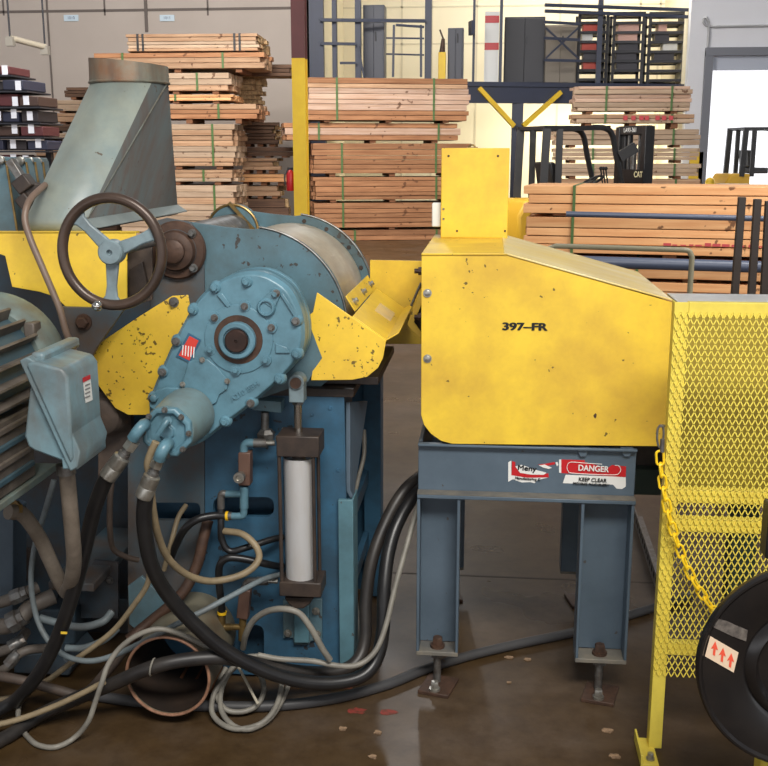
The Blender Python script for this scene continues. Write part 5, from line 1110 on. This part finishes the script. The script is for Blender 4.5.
hose([(258, 656, 2.84), (236, 657, 2.8), (216, 652, 2.76), (198, 642, 2.74), (178, 633, 2.72), (158, 629, 2.7), (138, 635, 2.69), (120, 648, 2.68), (108, 665, 2.66), (102, 682, 2.64), (96, 700, 2.63), (88, 722, 2.62), (74, 738, 2.62), (56, 747, 2.62), (38, 745, 2.62), (26, 735, 2.64), (19, 722, 2.68), (19, 706, 2.74), (24, 698, 2.8)], .0078, 'grey_hose', GREYH, 'thin grey hose passing over the pipe and looping on the floor at lower left')
hose([(-12, 727, 2.62), (20, 719, 2.64), (55, 706, 2.66), (85, 692, 2.67), (104, 682, 2.66)], .0085, 'tan_hose', TAN, 'tan hose lying on top of the dusty black hose at the lower left edge')
hose([(150, 568, 2.78), (147, 585, 2.78), (134, 605, 2.78), (116, 628, 2.78), (96, 645, 2.78), (72, 662, 2.78), (48, 680, 2.8), (20, 695, 2.82), (-14, 702, 2.84)], .0085, 'tan_hose', TAN, 'tan hose descending from behind the tan loop toward the left edge')
hose([(40, 618, 2.86), (55, 622, 2.86), (80, 627, 2.86), (102, 622, 2.87), (112, 612, 2.9)], .012, 'grey_hose', BLUEH, 'short grey hose running under the support shelf')
hose([(66, 648, 2.86), (84, 648, 2.86), (104, 640, 2.87), (118, 628, 2.9)], .011, 'grey_hose', BLUEH, 'short grey hose below the bolted plate')
hose([(221, 508, 2.96), (221, 525, 2.95), (222, 540, 2.95), (230, 551, 2.95), (248, 547, 2.96), (270, 540, 3.0), (283, 537, 3.03)], .0105, 'black_hose', RUBBER, 'thin black hose from the upper valve elbow curling behind the cylinder')
hose([(226, 516, 2.96), (212, 516, 2.94), (196, 520, 2.92), (184, 530, 2.92), (176, 545, 2.95), (170, 560, 3.0)], .012, 'black_hose', RUBBER, 'short black hose with yellow band bending left from the upper valves')
hose([(222, 612, 2.96), (221, 600, 2.95), (219, 580, 2.94), (220, 565, 2.93), (228, 558, 2.93), (244, 559, 2.94), (262, 563, 2.95), (276, 566, 3.0), (282, 566, 3.03)], .0115, 'black_hose', RUBBER, 'thin black hose from the lower brass elbow rising behind the tan loop')
hose([(45, 185, 3.02), (33, 196, 2.92), (27, 206, 2.88), (25, 220, 2.86), (30, 238, 2.85), (40, 262, 2.84), (52, 290, 2.83), (60, 310, 2.82), (66, 332, 2.82), (74, 352, 2.84), (76, 372, 2.87)], .0095, 'brown_hose', mat('brown_grey_hose', srgb(126, 106, 92), .45, dirt=srgb(92, 74, 62), amt=.6), 'brown hose hanging over the upper yellow guard left of the handwheel')
hose([(112, 480, 2.92), (110, 500, 2.92), (110, 530, 2.93), (113, 548, 2.95), (124, 556, 2.97), (138, 560, 3.0)], .009, 'brown_pipe', GRIME, 'thin brown pipe with clamp behind the left black hydraulic hose', 'pipe')
hose([(364, 430, 3.5), (364, 455, 3.46), (358, 480, 3.42), (351, 515, 3.38), (351, 560, 3.36), (357, 610, 3.34), (361, 650, 3.3)], .0075, 'grey_hose', GREYH, 'thin grey hose hanging in the gap at the right end of the blue machine')
hose([(186, 505, 3.04), (178, 518, 3.0), (172, 540, 2.96), (164, 570, 2.98)], .008, 'tan_hose', TAN, 'short tan hose end below the hydraulic motor near the slot')
# corrugated conduit on the floor
P = [G(a, b) + Vector((0, 0, .0165)) for a, b in ((90, 700), (150, 708), (210, 711), (270, 711), (330, 704), (385, 690), (425, 674), (470, 660), (520, 648), (575, 636), (640, 616), (690, 600))]
tag(MB().tube(catmull(P, 8), .0165, 14).build('corrugated_conduit', CONDUIT), 'grey corrugated conduit snaking across the floor beneath the stand', 'conduit')
# coil of grey hose on the floor
P = []
fl_c = lambda px, py, z: G(px, py, z)
coil = [(226, 668, .10), (216, 690, .06), (224, 708, .03), (240, 712, .02), (256, 706, .03), (264, 690, .06), (258, 672, .09), (244, 664, .11), (230, 672, .10), (221, 692, .06), (222, 712, .03), (234, 726, .015), (250, 729, .015), (268, 720, .02), (280, 704, .04), (288, 686, .07), (290, 672, .1), (284, 664, .11)]
tag(MB().tube(catmull([fl_c(*c) for c in coil], 8), .0082, 10).build('coiled_hose', GREYH), 'coil of grey hose hanging from the black hoses right of the pipe mouth', 'hose')
coil = [(236, 664, .13), (226, 676, .1), (214, 694, .06), (212, 712, .03), (222, 724, .015), (238, 729, .015), (260, 724, .02), (274, 710, .04), (281, 690, .07), (282, 668, .11)]
tag(MB().tube(catmull([fl_c(*c) for c in coil], 8), .0082, 10).build('coiled_hose', GREYH), 'outer grey hose loop beneath the black hoses, lowest on the floor', 'hose')
tag(MB().tube([fl_c(237, 664, .13), fl_c(258, 704, .05)], .0045, 8).build('wire_end', mat('pale_wire', srgb(176, 168, 150), .5)), 'straight pale wire end sticking down through the hose coil', 'wire')
# left-edge pipes with unions
for pts, r, labl in (([(-12, 606, 2.84), (8, 600, 2.84), (22, 594, 2.85), (38, 587, 2.88)], .018, 'uppermost grey pipe with union at the left edge below the motor'),
                  ([(-12, 626, 2.82), (6, 626, 2.82), (20, 618, 2.83), (32, 606, 2.86), (54, 596, 2.9)], .025, 'thickest grey pipe elbow at the left edge below the motor'),
                  ([(-12, 654, 2.84), (6, 650, 2.84), (18, 643, 2.86), (26, 632, 2.92)], .016, 'third grey pipe down at the left edge'),
                  ([(-12, 676, 2.8), (6, 668, 2.8), (14, 658, 2.81), (28, 650, 2.83), (50, 648, 2.88)], .014, 'lowest bent grey hose pipe with union at the left edge')):
    o = hose(pts, r, 'union_pipe', MOTB, labl, 'pipe', 'pipes at the lower left edge')
    a, b_ = U(*pts[1]), U(*pts[2]); d = (b_-a).normalized(); MB().rings(a.lerp(b_, .3), d, [(0, r*1.35), (.03, r*1.35), (.034, r*1.15), (.05, r*1.15)], 8).build('union_nut', STEELD, o)
o = hose([(-12, 674, 2.76), (20, 680, 2.76), (50, 688, 2.78), (78, 696, 2.8)], .015, 'conduit_pipe', GRIME, 'brown straight conduit pipe low at the left edge behind the black hoses', 'pipe')
# big open pipe on the floor
def pipe_fit():
    y = 2.3
    while True:
        z = U(168, 676, y).z - K(43.5, 168, 676, y)
        if z < .036: return y
        y += .002
PPY = pipe_fit(); pc = U(168, 676, PPY); rp = K(43.5, 168, 676, PPY)
pp = MB().rings(pc, (.0, 1, 0), [(0, rp), (.36, rp), (.36, rp*.94), (0, rp*.94)], 64, caps=False); 
pm = mat('stained_pipe_paint', srgb(112, 108, 92), .5, dirt=srgb(90, 72, 54), amt=.8, scale=6)
po = tag(pp.build('duct_pipe', pm), 'large open-ended pipe with a worn copper-coloured rim on the floor under the machine', 'pipe')
MB().tube([pc + Vector((rp*.97*math.cos(2*PI*k/64), -.002, rp*.97*math.sin(2*PI*k/64) + .0)) for k in range(64)], .0048, 8, closed=True).build('worn_rim', mat('coppery_worn_rim', srgb(176, 132, 106), .45, metal=.3, dirt=srgb(110, 80, 62), amt=.7, scale=30), po)
MB().rings(pc + Vector((0, .004, 0)), (0, 1, 0), [(0, rp*.935), (.33, rp*.935), (.33, rp*.93), (.34, .001), (.336, .001), (.326, rp*.92), (.0, rp*.925)], 64, caps=False).build('dark_lining', mat('dark_brown_lining', srgb(40, 32, 27), .6, dirt=srgb(60, 46, 36), amt=.7, scale=8), po)  # separate inner lining, darker brown than the pipe
for x in (-.05, .05): MB().box((pc.x+x-.03, pc.y+.2, 0), (pc.x+x+.03, pc.y+.32, pc.z-rp+.014)).build('chock', SPCR, po, .002)
# bits on the floor
PKG = mat('pale_debris', srgb(160, 132, 104), .8, dirt=srgb(96, 76, 58), amt=.8, scale=60); REDM = mat('red_spray_paint', srgb(150, 58, 50), .6, dirt=srgb(92, 56, 42), amt=1, scale=60)
def blob(px, py, rx, ry, m, name, label, cat, group, h=.003):
    c = G(px, py); n = 14; P = []
    for k in range(n):
        t = 2*PI*k/n; f = random.uniform(.65, 1.15); P.append(c + Vector((rx*f*math.cos(t), ry*f*math.sin(t), .0005)))
    tag(MB().prism(P, (0, 0, h)).build(name, m), label, cat, group)
blob(357, 711, .03, .022, REDM, 'paint_mark', 'left red spray-paint mark on the floor beside the blue machine', 'mark', 'red paint marks on the floor', .0004)
blob(389, 712, .027, .022, REDM, 'paint_mark', 'right red spray-paint mark on the floor, nearer the stand', 'mark', 'red paint marks on the floor', .0004)
for px, py, r, l in ((343, 729, .014, 'pale chip on the floor below the left red paint mark'), (378, 733, .014, 'rusty chip below the right red paint mark'), (373, 757, .014, 'lowest rusty chip on the floor below the red paint marks'),
                  (509, 658, .015, 'pale chip on the floor between the stand legs, left of two'), (528, 660, .013, 'pale chip on the floor between the stand legs, right of two'), (509, 683, .008, 'small pale chip in front of the stand, under the pair of chips'),
                  (608, 731, .017, 'pale chip on the floor left of the fence foot'), (615, 757, .017, 'pale chip on the floor nearest the bottom edge left of the fence foot'), (443, 692, .02, 'tan chip beside the left foot pad of the stand')):
    blob(px, py, r, r*.8, PKG, 'floor_chip', l, 'debris', 'chips on the floor')

# ================================================================== LIGHT
w = bpy.data.worlds.new('world'); SC.world = w; w.use_nodes = True; nt = w.node_tree; N = nt.nodes; L = nt.links
bg = N['Background']; tc = N.new('ShaderNodeTexCoord'); sx = N.new('ShaderNodeSeparateXYZ'); L.new(tc.outputs['Generated'], sx.inputs[0])
rp_ = N.new('ShaderNodeValToRGB'); L.new(sx.outputs['Z'], rp_.inputs[0]); e = rp_.color_ramp.elements
e[0].position = 0; e[0].color = (1.5, 1.5, 1.55, 1); e[1].position = .25; e[1].color = (.26, .27, .29, 1)
L.new(rp_.outputs[0], bg.inputs['Color']); bg.inputs['Strength'].default_value = 1.0
def area(name, loc, target, sx_, sy_, power, col=(1, 1, 1)):
    l = bpy.data.lights.new(name, 'AREA'); l.shape = 'RECTANGLE'; l.size = sx_; l.size_y = sy_; l.energy = power; l.color = col
    o = bpy.data.objects.new(name, l); COL.objects.link(o); o.location = loc
    o.rotation_euler = (Vector(target)-Vector(loc)).to_track_quat('-Z', 'Y').to_euler(); return o
area('front_fill', (1.0, -1.0, 5.0), (0, 3, .8), 3.0, 1.2, 400, (1, .96, .9))  # added fill from behind the camera to brighten the front faces
gp = G(392, 738); rd = ray(392, 738); rd.z = -rd.z; la = gp + rd*(6.6/rd.z)
area('ceiling_light_aisle', la, la - Vector((0, 0, 3)), .25, 2.2, 130)
area('yard_daylight', (13, 40, 6.8), (13, 40, 0), 10, 14, 5000)
area('ceiling_light_stacks', (-3.5, 15, 6.8), (-3.5, 19, 1.5), 6, .8, 700, (1, .95, .88))
area('ceiling_light_right', (3.8, 6.8, 4.8), (3.6, 10.5, .9), 4, .6, 330, (1, .97, .92))
area('ceiling_light_mezzanine', (4, 26.2, 7.2), (4, 29, 3), 8, .6, 620, (1, .95, .82))
area('mezzanine_light', (2.5, 27.5, 2.7), (2.5, 29, 0), 3.5, .4, 260, (1, .93, .72))
area('ceiling_light_left', (-6, 12, 6.5), (-6, 17, 1), 5, 1.2, 300)
vs = SC.view_settings; vs.view_transform = 'Standard'; vs.look = 'None'; vs.exposure = 0.0; vs.gamma = 1.0; vs.use_curve_mapping = False
